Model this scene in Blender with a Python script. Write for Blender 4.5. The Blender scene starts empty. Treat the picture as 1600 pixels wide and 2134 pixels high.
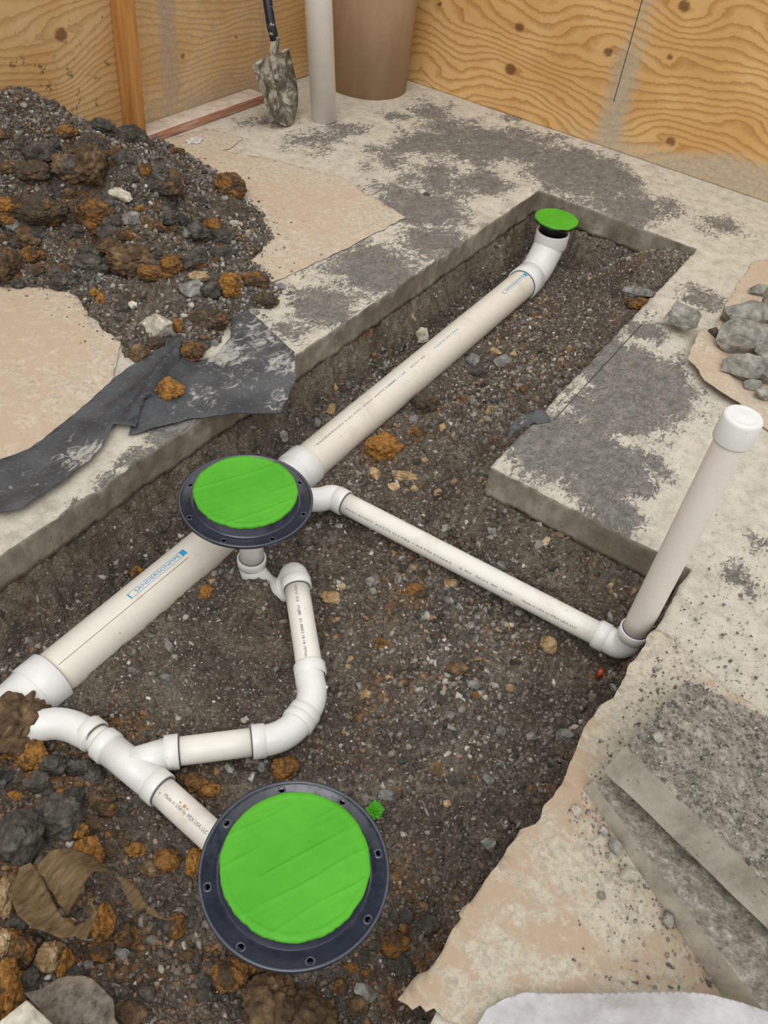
import bpy, bmesh, math, random
import numpy as np
from mathutils import Vector, Matrix

random.seed(7)
rng = np.random.default_rng(11)
S = bpy.context.scene
COL = S.collection

# ------------------------------------------------------------------ camera
H = 1.45
F = 1769.377
R = np.array([[0.5589087, 0.53897503, -0.63018012],
              [-0.82267856, 0.4557393, -0.33985538],
              [0.10402429, 0.7083838, 0.69811986]])
cd = bpy.data.cameras.new('camera')
cam = bpy.data.objects.new('camera', cd)
COL.objects.link(cam)
cd.sensor_fit = 'VERTICAL'
cd.sensor_height = 36.0
cd.lens = F / 2134 * 36
cd.clip_start = 0.02
m = Matrix([[R[i][j] for j in range(3)] + [0] for i in range(3)] + [[0, 0, 0, 1]])
m.translation = Vector((0, 0, H))
cam.matrix_world = m
S.camera = cam

# ------------------------------------------------------------------ world: bright overcast sky, brightest overhead
w = bpy.data.worlds.new('overcast_sky')
S.world = w
w.use_nodes = True
nt = w.node_tree
nt.nodes.clear()
wo = nt.nodes.new('ShaderNodeOutputWorld')
bg = nt.nodes.new('ShaderNodeBackground')
tc = nt.nodes.new('ShaderNodeTexCoord')
sx = nt.nodes.new('ShaderNodeSeparateXYZ')
rp = nt.nodes.new('ShaderNodeValToRGB')
rp.color_ramp.elements[0].position = 0.0
rp.color_ramp.elements[0].color = (0.42, 0.415, 0.41, 1)
rp.color_ramp.elements[1].position = 1.0
rp.color_ramp.elements[1].color = (1.0, 1.0, 1.0, 1)
e = rp.color_ramp.elements.new(0.35)
e.color = (0.58, 0.58, 0.58, 1)
nt.links.new(tc.outputs['Generated'], sx.inputs[0])
nt.links.new(sx.outputs['Z'], rp.inputs[0])
nt.links.new(rp.outputs[0], bg.inputs[0])
bg.inputs[1].default_value = 0.96
nt.links.new(bg.outputs[0], wo.inputs[0])
sd = bpy.data.lights.new('soft_sun', 'SUN')
sd.energy = 1.05
sd.angle = math.radians(50)
sd.color = (1.0, 0.985, 0.96)
so = bpy.data.objects.new('soft_sun', sd)
COL.objects.link(so)
so.rotation_euler = (math.radians(14), math.radians(-34), 0)
S.view_settings.view_transform = 'Standard'
S.view_settings.look = 'None'
S.view_settings.gamma = 1
S.view_settings.exposure = 0.33
S.view_settings.use_curve_mapping = False


# ------------------------------------------------------------------ camera rays used to survey the place
def ray(px, py):
    d = R @ np.array([px - 800.0, -(py - 1067.0), -F])
    return d / np.linalg.norm(d)


def at(px, py, z=0.0):
    d = ray(px, py)
    return np.array([0, 0, H]) + d * ((z - H) / d[2])


def aty(px, py, Y):
    d = ray(px, py)
    return np.array([0, 0, H]) + d * (Y / d[1])


def atx(px, py, X):
    d = ray(px, py)
    return np.array([0, 0, H]) + d * (X / d[0])


# ------------------------------------------------------------------ noise
def _h(ix, iy, iz, seed):
    n = (ix * 374761393 + iy * 668265263 + iz * 2147483647 + seed * 1274126177) & 0xffffffff
    n = ((n ^ (n >> 13)) * 1274126177) & 0xffffffff
    n = n ^ (n >> 16)
    return (n & 0xffffff) / float(0xffffff) * 2 - 1


def vn(p, scale=1.0, seed=0):
    p = np.asarray(p, float) * scale
    if p.shape[-1] == 2:
        p = np.concatenate([p, np.zeros(p.shape[:-1] + (1,))], -1)
    i = np.floor(p).astype(np.int64)
    f = p - i
    f = f * f * (3 - 2 * f)
    r = 0
    for a in (0, 1):
        wa = f[..., 0] if a else 1 - f[..., 0]
        for b in (0, 1):
            wb = f[..., 1] if b else 1 - f[..., 1]
            for c in (0, 1):
                wc = f[..., 2] if c else 1 - f[..., 2]
                r = r + wa * wb * wc * _h(i[..., 0] + a, i[..., 1] + b, i[..., 2] + c, seed)
    return r


def fbm(p, scale, octs=4, seed=0, gain=0.5):
    r = 0
    a = 1
    for o in range(octs):
        r = r + a * vn(p, scale * 2.03 ** o, seed + o * 17)
        a *= gain
    return r


def sstep(a, b, x):
    t = np.clip((x - a) / (b - a), 0, 1)
    return t * t * (3 - 2 * t)


# ------------------------------------------------------------------ object helpers
WORLD = {}


def tag(o, label=None, cat=None, group=None, kind=None):
    if label:
        o['label'] = label
    if cat:
        o['category'] = cat
    if group:
        o['group'] = group
    if kind:
        o['kind'] = kind
    return o


def mesh_from(name, V, Fc, mats=None, smooth=True):
    me = bpy.data.meshes.new(name)
    me.from_pydata([tuple(v) for v in V], [], [tuple(f) for f in Fc])
    me.update()
    if smooth:
        me.polygons.foreach_set('use_smooth', [True] * len(me.polygons))
    if mats:
        for mm in (mats if isinstance(mats, (list, tuple)) else [mats]):
            me.materials.append(mm)
    return me


def mk(name, V, Fc, mat, parent=None, smooth=True, shift=True):
    """one mesh object from world coordinates"""
    V = np.array(V, float)
    if parent is not None:
        org = WORLD[parent.name]
        loc = np.zeros(3)
    elif shift:
        org = np.array([V[:, 0].mean(), V[:, 1].mean(), V[:, 2].min()])
        loc = org
    else:
        org = np.zeros(3)
        loc = org
    o = bpy.data.objects.new(name, mesh_from(name, V - org, Fc, mat, smooth))
    COL.objects.link(o)
    o.location = loc
    if parent is not None:
        o.parent = parent
    WORLD[o.name] = org
    return o


def thing(name, loc, label, cat, group=None):
    o = bpy.data.objects.new(name, None)
    o.empty_display_size = 0.05
    COL.objects.link(o)
    o.location = loc
    WORLD[o.name] = np.array(loc, float)
    return tag(o, label, cat, group)


def join(*parts):
    V = []
    Fc = []
    for v, f in parts:
        n = len(V)
        V += [tuple(x) for x in v]
        Fc += [tuple(i + n for i in q) for q in f]
    return V, Fc


def unit(v):
    v = np.array(v, float)
    return v / np.linalg.norm(v)


def frames(P):
    P = [np.array(p, float) for p in P]
    T = []
    for i in range(len(P)):
        a = P[max(i - 1, 0)]
        b = P[min(i + 1, len(P) - 1)]
        t = b - a
        if np.linalg.norm(t) < 1e-9:
            t = T[-1] if T else np.array([0, 0, 1.0])
        T.append(unit(t))
    ref = np.array([0, 0, 1.0]) if abs(T[0][2]) < 0.9 else np.array([1.0, 0, 0])
    u = unit(np.cross(np.cross(T[0], ref), T[0]))
    U = []
    for t in T:
        u = unit(u - t * np.dot(u, t))
        U.append(u)
    return P, T, U


def tube(P, rad, segs=40, cap0=True, cap1=True, tang=None):
    """sweep; rad scalar or list.  Coincident points keep a shared tangent (for stepped profiles)"""
    if np.isscalar(rad):
        rad = [rad] * len(P)
    P, T, U = frames(P)
    if tang is not None:
        T = [unit(tang)] * len(P)
        ref = np.array([0, 0, 1.0]) if abs(T[0][2]) < 0.9 else np.array([1.0, 0, 0])
        U = [unit(np.cross(np.cross(T[0], ref), T[0]))] * len(P)
    V = []
    Fc = []
    for p, t, u, r in zip(P, T, U, rad):
        w_ = np.cross(t, u)
        for k in range(segs):
            a = 2 * math.pi * k / segs
            V.append(p + r * (math.cos(a) * u + math.sin(a) * w_))
    for i in range(len(P) - 1):
        for k in range(segs):
            a = i * segs + k
            b = i * segs + (k + 1) % segs
            Fc.append((a, b, b + segs, a + segs))
    if cap0:
        Fc.append(tuple(range(segs - 1, -1, -1)))
    if cap1:
        Fc.append(tuple(range((len(P) - 1) * segs, len(P) * segs)))
    return V, Fc


def lathe(c, prof, segs=72, axis=(0, 0, 1)):
    axis = unit(axis)
    P = [np.array(c) + axis * z for r, z in prof]
    return tube(P, [max(r, 1e-4) for r, z in prof], segs, False, False, tang=axis)


def bez(P, n=8):
    """smooth path through points (Catmull-Rom)"""
    P = [np.array(p, float) for p in P]
    Q = [2 * P[0] - P[1]] + P + [2 * P[-1] - P[-2]]
    out = []
    for i in range(1, len(Q) - 2):
        for k in range(n):
            t = k / n
            a, b, c, d = Q[i - 1], Q[i], Q[i + 1], Q[i + 2]
            out.append(0.5 * ((2 * b) + (-a + c) * t + (2 * a - 5 * b + 4 * c - d) * t * t + (-a + 3 * b - 3 * c + d) * t ** 3))
    out.append(P[-1])
    return out


def box(x0, x1, y0, y1, z0, z1):
    V = [(x, y, z) for z in (z0, z1) for y in (y0, y1) for x in (x0, x1)]
    Fc = [(0, 2, 3, 1), (4, 5, 7, 6), (0, 1, 5, 4), (2, 6, 7, 3), (0, 4, 6, 2), (1, 3, 7, 5)]
    return V, Fc


def bevel(o, wd=0.003, seg=2):
    b = o.modifiers.new('bevel', 'BEVEL')
    b.width = wd
    b.segments = seg
    b.limit_method = 'ANGLE'
    b.angle_limit = math.radians(40)


def attr(o, name, vals):
    a = o.data.attributes.new(name, 'FLOAT', 'POINT')
    a.data.foreach_set('value', np.asarray(vals, dtype=np.float32))


# ------------------------------------------------------------------ material helpers
class M:
    def __init__(s, name, rough=0.6, spec=0.5):
        s.m = bpy.data.materials.new(name)
        s.m.use_nodes = True
        s.t = s.m.node_tree
        s.b = s.t.nodes['Principled BSDF']
        s.b.inputs['Roughness'].default_value = rough
        s.b.inputs['Specular IOR Level'].default_value = spec
        s.tc = s.t.nodes.new('ShaderNodeTexCoord')
        s.geo = s.t.nodes.new('ShaderNodeNewGeometry')

    def L(s, a, b):
        s.t.links.new(a, b)

    def set(s, inp, v):
        if isinstance(v, bpy.types.NodeSocket):
            s.L(v, inp)
        elif isinstance(v, (tuple, list)) and len(v) == 3 and inp.type == 'RGBA':
            inp.default_value = (*v, 1)
        else:
            inp.default_value = v

    @property
    def obj(s):
        return s.tc.outputs['Object']

    @property
    def pos(s):
        return s.geo.outputs['Position']

    def orand(s):
        n = s.t.nodes.new('ShaderNodeObjectInfo')
        return n.outputs['Random']

    def irand(s):
        return s.geo.outputs['Random Per Island']

    def attr(s, name):
        n = s.t.nodes.new('ShaderNodeAttribute')
        n.attribute_name = name
        return n.outputs['Fac']

    def mapping(s, v, scale=(1, 1, 1), loc=(0, 0, 0), rot=(0, 0, 0)):
        n = s.t.nodes.new('ShaderNodeMapping')
        s.L(v, n.inputs['Vector'])
        n.inputs['Scale'].default_value = scale
        n.inputs['Location'].default_value = loc
        n.inputs['Rotation'].default_value = rot
        return n.outputs[0]

    def offs(s, v, r, k=13.0):
        a = s.math('MULTIPLY', r, k)
        n = s.t.nodes.new('ShaderNodeVectorMath')
        n.operation = 'ADD'
        s.L(v, n.inputs[0])
        s.L(a, n.inputs[1])
        return n.outputs[0]

    def noise(s, v, scale, detail=6, rough=0.55, dist=0.0, out=0):
        n = s.t.nodes.new('ShaderNodeTexNoise')
        s.L(v, n.inputs['Vector'])
        n.inputs['Scale'].default_value = scale
        n.inputs['Detail'].default_value = detail
        n.inputs['Roughness'].default_value = rough
        n.inputs['Distortion'].default_value = dist
        return n.outputs[out]

    def vor(s, v, scale, feature='F1', out='Distance', rnd=1.0):
        n = s.t.nodes.new('ShaderNodeTexVoronoi')
        n.feature = feature
        s.L(v, n.inputs['Vector'])
        n.inputs['Scale'].default_value = scale
        n.inputs['Randomness'].default_value = rnd
        return n.outputs[out]

    def math(s, op, a, b=0.0, clamp=False):
        n = s.t.nodes.new('ShaderNodeMath')
        n.operation = op
        n.use_clamp = clamp
        s.set(n.inputs[0], a)
        s.set(n.inputs[1], b)
        return n.outputs[0]

    def ramp(s, f, stops):
        n = s.t.nodes.new('ShaderNodeValToRGB')
        s.L(f, n.inputs[0])
        el = n.color_ramp.elements
        while len(el) < len(stops):
            el.new(0.5)
        for e_, (p, c) in zip(el, stops):
            e_.position = p
            e_.color = (c, c, c, 1) if np.isscalar(c) else (*c, 1)
        return n.outputs[0]

    def band(s, f, a, b):
        n = s.t.nodes.new('ShaderNodeMapRange')
        n.interpolation_type = 'SMOOTHSTEP'
        s.L(f, n.inputs[0])
        n.inputs[1].default_value = a
        n.inputs[2].default_value = b
        return n.outputs[0]

    def mix(s, f, a, b, mode='MIX'):
        n = s.t.nodes.new('ShaderNodeMix')
        n.data_type = 'RGBA'
        n.blend_type = mode
        s.set(n.inputs[0], f)
        s.set(n.inputs[6], a)
        s.set(n.inputs[7], b)
        return n.outputs[2]

    def color(s, c):
        s.set(s.b.inputs['Base Color'], c)

    def bump(s, h, dist=0.002, strength=1.0):
        n = s.t.nodes.new('ShaderNodeBump')
        n.inputs['Distance'].default_value = dist
        n.inputs['Strength'].default_value = strength
        s.L(h, n.inputs['Height'])
        if s.b.inputs['Normal'].links:
            s.L(s.b.inputs['Normal'].links[0].from_socket, n.inputs['Normal'])
        s.L(n.outputs[0], s.b.inputs['Normal'])


def srgb(r, g, b):
    f = lambda c: ((c / 255 + 0.055) / 1.055) ** 2.4 if c > 10 else c / 255 / 12.92
    return (f(r), f(g), f(b))


# soil ------------------------------------------------------------
def soil_colors(k, v):
    """shared dark earth / rust mix"""
    n1 = k.noise(v, 9, 6, 0.6)
    n2 = k.noise(v, 70, 5, 0.65)
    n3 = k.noise(v, 5.5, 5, 0.6, 0.4)
    base = k.ramp(k.math('ADD', k.math('MULTIPLY', n1, 0.5), k.math('MULTIPLY', n2, 0.5)),
                  [(0.38, srgb(62, 56, 49)), (0.5, srgb(92, 84, 74)), (0.62, srgb(122, 113, 100))])
    rust = k.ramp(n2, [(0.38, srgb(78, 60, 42)), (0.5, srgb(112, 82, 50)), (0.62, srgb(146, 104, 58))])
    return base, rust, n3, n2


mk_soil = M('earth', 0.92, 0.25)
k = mk_soil
base, rust, n3, n2 = soil_colors(k, k.pos)
amt = k.math('ADD', k.math('SUBTRACT', n3, 0.60), k.math('MULTIPLY', k.attr('rust'), 0.22))
amt = k.math('ADD', amt, k.math('MULTIPLY', k.math('SUBTRACT', k.noise(k.pos, 48, 4, 0.6), 0.5), 0.55))
c = k.mix(k.math('MULTIPLY', k.band(amt, 0.0, 0.16), 0.85), base, rust)
clay = k.mix(k.band(k.noise(k.pos, 40, 4), 0.35, 0.65), srgb(96, 88, 75), srgb(134, 124, 107))
c = k.mix(k.attr('clay'), c, clay)
cells = k.vor(k.pos, 170, 'F1', 'Color')
sp = k.t.nodes.new('ShaderNodeSeparateColor')
k.L(cells, sp.inputs[0])
c = k.mix(k.math('MULTIPLY', k.band(sp.outputs[0], 0.94, 0.96), 0.45), c, srgb(150, 144, 134))
k.color(c)
edge = k.vor(k.pos, 110, 'DISTANCE_TO_EDGE')
k.bump(k.band(edge, 0.0, 0.25), 0.003, 0.9)
k.bump(k.noise(k.pos, 260, 4, 0.7), 0.002, 0.7)
MSOIL = k.m

# gravel (one island = one stone)
k = M('gravel', 0.75, 0.35)
r_ = k.irand()
r2_ = k.math('FRACT', k.math('MULTIPLY', r_, 37.7), 0)
c = k.ramp(r_, [(0.0, srgb(68, 61, 53)), (0.3, srgb(88, 80, 70)), (0.6, srgb(106, 98, 87)), (0.83, srgb(126, 119, 108)),
                (0.94, srgb(148, 142, 132)), (0.985, srgb(180, 175, 166)), (1.0, srgb(205, 202, 194))])
n3 = k.noise(k.pos, 5.5, 5, 0.6, 0.4)
rs = k.math('ADD', k.math('SUBTRACT', n3, 0.62), k.math('MULTIPLY', k.attr('rust'), 0.22))
rs = k.math('ADD', rs, k.math('MULTIPLY', k.math('SUBTRACT', r2_, 0.5), 0.55))
c = k.mix(k.math('MULTIPLY', k.band(rs, 0.04, 0.2), 0.85), c, k.ramp(r_, [(0.1, srgb(86, 66, 46)), (0.6, srgb(122, 90, 56)), (1.0, srgb(158, 114, 64))]))
c = k.mix(k.attr('pale'), c, k.ramp(r_, [(0.0, srgb(96, 94, 90)), (0.6, srgb(130, 127, 121)), (1.0, srgb(176, 172, 163))]))
c = k.mix(0.6, c, k.ramp(k.noise(k.pos, 120, 5, 0.7), [(0.3, 0.5), (0.7, 1.3)]), 'MULTIPLY')
k.color(c)
k.bump(k.noise(k.pos, 300, 3, 0.6), 0.0012, 0.6)
MGRAV = k.m


def stone_mat(name, a, b, c3, sc=40, rough=0.8, crumb=0.002):
    k = M(name, rough, 0.3)
    v = k.offs(k.pos, k.orand())
    n = k.noise(v, sc, 7, 0.65, 0.3)
    big = k.noise(v, sc * 0.3, 3, 0.5)
    c = k.ramp(n, [(0.33, a), (0.52, b), (0.72, c3)])
    c = k.mix(0.6, c, k.ramp(big, [(0.3, 0.6), (0.7, 1.25)]), 'MULTIPLY')
    c = k.mix(0.25, c, k.ramp(k.orand(), [(0.0, 0.55), (1.0, 1.5)]), 'MULTIPLY')
    k.color(c)
    k.bump(k.noise(v, sc * 4, 5, 0.7), crumb, 0.8)
    k.bump(k.vor(v, sc * 3.2), crumb * 0.8, 0.5)
    return k.m


MGREY = stone_mat('grey_stone', srgb(92, 90, 86), srgb(132, 130, 125), srgb(176, 173, 166), 45, 0.7)
MPALE = stone_mat('pale_stone', srgb(140, 132, 112), srgb(180, 174, 158), srgb(214, 209, 196), 35, 0.7)
MDARKCLOD = stone_mat('dark_earth_clod', srgb(58, 54, 50), srgb(84, 79, 72), srgb(122, 116, 106), 40, 0.95, 0.004)
MBROWNCLOD = stone_mat('brown_earth_clod', srgb(70, 56, 42), srgb(102, 82, 60), srgb(150, 124, 90), 32, 0.95, 0.004)
MCHUNK = stone_mat('broken_concrete', srgb(112, 109, 102), srgb(150, 147, 138), srgb(188, 184, 174), 28, 0.85, 0.003)
MTAN = stone_mat('tan_stone', srgb(126, 100, 66), srgb(168, 142, 104), srgb(204, 188, 160), 35, 0.8)


def rust_mat(name, bias, earth, ochre):
    k = M(name, 0.95, 0.2)
    v = k.offs(k.pos, k.orand())
    n = k.noise(v, 26, 7, 0.65, 0.5)
    f = k.noise(v, 110, 5, 0.7)
    e_ = k.ramp(f, [(0.35, tuple(x * 0.55 for x in earth)), (0.7, tuple(x * 1.3 for x in earth))])
    o_ = k.ramp(f, [(0.33, tuple(x * 0.4 for x in ochre)), (0.5, ochre), (0.75, tuple(x * 1.5 for x in ochre))])
    k.color(k.mix(k.band(k.math('ADD', n, bias), 0.44, 0.56), e_, o_))
    k.bump(k.noise(v, 150, 5, 0.75), 0.004, 0.9)
    k.bump(k.vor(v, 130), 0.003, 0.6)
    return k.m


MRUST = rust_mat('rust_clod', 0.0, srgb(92, 76, 58), srgb(140, 100, 54))
MORANGE = rust_mat('orange_clod', 0.08, srgb(96, 76, 54), srgb(160, 114, 58))
MSPECK = rust_mat('speckled_clod', -0.07, srgb(88, 78, 66), srgb(128, 98, 62))

# PVC -------------------------------------------------------------
def pvc(name, tint, dirt=0.3, rough=0.32):
    k = M(name, rough, 0.5)
    v = k.obj
    n = k.noise(v, 14, 6, 0.65)
    c = k.mix(k.math('MULTIPLY', k.band(n, 0.5, 0.75), dirt), tint, srgb(186, 172, 146))
    sc = k.noise(k.mapping(v, (60, 60, 60)), 1.0, 7, 0.8)
    c = k.mix(k.math('MULTIPLY', k.band(sc, 0.74, 0.80), 0.5), c, srgb(120, 108, 92))
    sp_ = k.vor(v, 38)
    msk = k.math('MULTIPLY', k.band(sp_, 0.09, 0.05), k.band(k.noise(v, 11, 2), 0.5, 0.62))
    c = k.mix(k.math('MULTIPLY', msk, 0.75), c, srgb(92, 78, 60))
    k.color(c)
    k.set(k.b.inputs['Roughness'], k.ramp(n, [(0.3, rough - 0.08), (0.7, rough + 0.2)]))
    return k.m


MPVC = pvc('pvc_pipe_white', srgb(226, 222, 213), 0.4)
MPVCB = pvc('pvc_pipe_ivory', srgb(222, 215, 201), 0.45, 0.36)
MPVCG = pvc('pvc_riser_grey', srgb(228, 220, 210), 0.2, 0.45)
MFIT = pvc('pvc_fitting_white', srgb(224, 223, 219), 0.2, 0.24)
k = M('primer_purple', 0.4)
k.color(srgb(46, 38, 84))
MPRIM = k.m
k = M('joint_shadow_grey', 0.6)
k.color(srgb(96, 92, 88))
MJOINT = k.m
k = M('ink_black', 0.6)
k.color(srgb(118, 116, 118))
MINK = k.m
k = M('ink_blue', 0.5)
k.color(srgb(40, 150, 200))
MBLUE = k.m
k = M('flange_slate_plastic', 0.28, 0.95)
n = k.noise(k.obj, 18, 6, 0.7)
k.color(k.mix(k.band(n, 0.45, 0.8), srgb(42, 47, 60), srgb(58, 63, 77)))
k.set(k.b.inputs['Roughness'], k.ramp(k.noise(k.obj, 45, 6, 0.7), [(0.4, 0.14), (0.68, 0.42)]))
k.bump(k.noise(k.obj, 12, 2), 0.004, 0.5)
MSLATE = k.m
k = M('black_plastic', 0.35)
k.color(srgb(16, 17, 20))
MBLACK = k.m
k = M('hole_shade_black', 1.0, 0.0)  # matte black painted for the darkness inside the bolt holes
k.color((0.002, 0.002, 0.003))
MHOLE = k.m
k = M('green_tape', 0.5, 0.35)
n = k.noise(k.mapping(k.obj, (1, 1, 1), rot=(0, 0, 0.5)), 7, 4)
k.color(k.mix(k.band(n, 0.3, 0.7), srgb(70, 158, 26), srgb(82, 170, 36)))
k.bump(k.noise(k.mapping(k.obj, (1, 0.12, 1), rot=(0, 0, -0.35)), 60, 3), 0.0012, 0.5)
MTAPE = k.m
k = M('orange_plastic', 0.4)
k.color(srgb(196, 74, 40))
MORG = k.m
k = M('steel_dirty', 0.55, 0.5)
n = k.noise(k.obj, 16, 7, 0.7, 0.6)
c = k.ramp(n, [(0.40, srgb(70, 66, 58)), (0.5, srgb(112, 106, 90)), (0.56, srgb(176, 170, 156)), (0.8, srgb(190, 184, 168))])
k.color(c)
k.bump(n, 0.003, 0.6)
MSHOV = k.m
k = M('black_handle_splashed', 0.4)
n = k.noise(k.obj, 30, 6, 0.75, 0.5)
k.color(k.mix(k.band(n, 0.58, 0.62), srgb(26, 28, 36), srgb(168, 166, 162)))
MHAND = k.m

# slab ------------------------------------------------------------
KERFY = float(at(1258, 762)[1])
k = M('dusty_concrete', 0.9, 0.2)
v = k.pos
sw = k.noise(k.mapping(v, (1, 1.7, 1), rot=(0, 0, 0.6)), 34, 9, 0.74, 1.2)
med = k.noise(v, 6.5, 6, 0.62, 0.5)
fin = k.noise(v, 130, 6, 0.75, 0.4)
d = k.attr('dark')
val = k.math('ADD', k.math('MULTIPLY', sw, 0.75), k.math('MULTIPLY', med, 0.55))
val = k.math('ADD', val, k.math('MULTIPLY', fin, 0.28))
val = k.math('SUBTRACT', val, 0.79)
dk = k.math('ADD', val, k.math('MULTIPLY', k.math('SUBTRACT', d, 0.40), 0.40))
mask = k.band(dk, -0.035, 0.035)
pale = k.ramp(k.noise(v, 18, 8, 0.75), [(0.3, srgb(164, 157, 142)), (0.5, srgb(196, 189, 173)), (0.7, srgb(212, 206, 191))])
dark = k.ramp(k.noise(v, 24, 8, 0.75), [(0.3, srgb(86, 83, 80)), (0.55, srgb(112, 109, 104)), (0.75, srgb(150, 146, 139))])
scr = k.noise(k.mapping(v, (1, 2.2, 1), rot=(0, 0, 0.9)), 16, 8, 0.72, 2.0)
scr = k.band(k.math('ABSOLUTE', k.math('SUBTRACT', scr, 0.5), 0), 0.022, 0.004)
dark = k.mix(k.math('MULTIPLY', scr, 0.42), dark, pale)
spk = k.math('MULTIPLY', k.band(k.noise(v, 75, 7, 0.8, 0.8), 0.56, 0.64), 0.55)
pale = k.mix(spk, pale, srgb(128, 122, 112))
c = k.mix(mask, pale, dark)
sxy = k.t.nodes.new('ShaderNodeSeparateXYZ')
k.L(k.pos, sxy.inputs[0])
kerf = k.math('MULTIPLY', k.band(k.math('ABSOLUTE', k.math('SUBTRACT', sxy.outputs[1], KERFY), 0), 0.0032, 0.0016), k.math('MULTIPLY', k.math('GREATER_THAN', sxy.outputs[0], 1.93), k.math('LESS_THAN', sxy.outputs[0], 2.62)))
c = k.mix(k.math('MULTIPLY', kerf, 0.85), c, srgb(66, 63, 60))
grit = k.vor(v, 90, 'F1', 'Distance')
c = k.mix(k.math('MULTIPLY', k.band(grit, 0.16, 0.08), k.attr('grit')), c, srgb(120, 112, 98))
c = k.mix(k.attr('blk'), c, k.mix(k.band(fin, 0.42, 0.55), srgb(58, 57, 60), srgb(120, 118, 116)))
k.color(c)
k.bump(fin, 0.0022, 0.7)
k.bump(sw, 0.003, 0.5)
MSLAB = k.m
k = M('cut_concrete', 0.9, 0.2)
v = k.pos
c = k.ramp(k.noise(k.mapping(v, (1, 1, 0.5)), 14, 7, 0.65, 0.4), [(0.3, srgb(142, 136, 122)), (0.5, srgb(174, 168, 154)), (0.7, srgb(198, 192, 178))])
c = k.mix(k.band(k.noise(v, 60, 5, 0.7), 0.6, 0.72), c, srgb(96, 90, 80))
k.color(c)
k.bump(k.noise(v, 90, 6, 0.7), 0.002, 0.6)
MCUT = k.m
MCUTP = MCUT
k = M('muddy_cut_concrete', 0.92, 0.2)
v = k.pos
c = k.ramp(k.noise(k.mapping(v, (1, 1, 0.5)), 14, 7, 0.65, 0.4), [(0.3, srgb(110, 103, 90)), (0.5, srgb(140, 133, 118)), (0.7, srgb(172, 165, 150))])
c = k.mix(k.math('MULTIPLY', k.band(k.noise(v, 5, 5, 0.7), 0.45, 0.6), 0.5), c, srgb(104, 94, 78))
c = k.mix(k.band(k.noise(v, 60, 5, 0.7), 0.6, 0.72), c, srgb(84, 77, 66))
k.color(c)
k.bump(k.noise(v, 70, 6, 0.7), 0.003, 0.7)
MCUT = k.m
k = M('rough_concrete', 0.95, 0.15)
v = k.pos
n = k.noise(v, 60, 8, 0.75)
c = k.ramp(n, [(0.32, srgb(112, 106, 96)), (0.5, srgb(164, 157, 144)), (0.66, srgb(206, 200, 188))])
k.color(c)
k.bump(n, 0.008, 0.9)
k.bump(k.vor(v, 120), 0.004, 0.7)
MROUGH = k.m

# paper -----------------------------------------------------------
def paper(name, tan, dust, lo, hi):
    k = M(name, 0.85, 0.2)
    v = k.pos
    n = k.noise(k.mapping(v, (1.5, 1, 1), rot=(0, 0, 0.5)), 16, 9, 0.72, 0.5)
    big = k.noise(v, 3.5, 4, 0.5)
    f = k.math('ADD', k.math('MULTIPLY', n, 0.7), k.math('MULTIPLY', big, 0.4))
    f = k.math('ADD', f, k.math('MULTIPLY', k.attr('dust'), 0.2))
    dd = k.mix(k.band(k.noise(v, 70, 8, 0.8, 0.5), 0.42, 0.62), dust, tuple(q * 0.66 for q in dust))
    c = k.mix(k.band(f, lo, hi), tan, dd)
    c = k.mix(k.math('MULTIPLY', k.band(k.noise(v, 34, 7, 0.75, 0.6), 0.56, 0.64), 0.4), c, tuple(min(1, q * 1.18) for q in dust))
    c = k.mix(k.math('MULTIPLY', k.band(k.noise(v, 90, 5, 0.75), 0.6, 0.7), 0.35), c, srgb(140, 130, 116))
    k.color(c)
    k.bump(n, 0.002, 0.5)
    return k.m


MPAPER = paper('brown_floor_paper', srgb(186, 165, 142), srgb(200, 188, 168), 0.50, 0.74)
MPAPERD = paper('dusty_floor_paper', srgb(174, 153, 131), srgb(190, 182, 163), 0.54, 0.68)
k = M('torn_brown_paper', 0.9, 0.15)
k.color(k.ramp(k.noise(k.mapping(k.obj, (1, 4, 1)), 30, 6, 0.6), [(0.3, srgb(78, 62, 42)), (0.7, srgb(124, 104, 76))]))
MTORN = k.m
k = M('black_membrane', 0.55, 0.4)
v = k.pos
n = k.noise(k.mapping(v, (1, 1.6, 1), rot=(0, 0, 0.5)), 26, 9, 0.75, 0.8)
f = k.math('ADD', n, k.math('MULTIPLY', k.attr('dust'), 0.28))
c = k.mix(k.band(k.noise(v, 6, 4), 0.35, 0.65), srgb(54, 56, 59), srgb(82, 84, 87))
c = k.mix(k.math('MULTIPLY', k.band(f, 0.57, 0.72), 0.85), c, srgb(182, 179, 170))
c = k.mix(k.math('MULTIPLY', k.band(k.noise(v, 90, 6, 0.8, 0.5), 0.56, 0.66), 0.35), c, srgb(150, 149, 144))
k.color(c)
k.bump(n, 0.003, 0.5)
MMEMB = k.m


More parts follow.
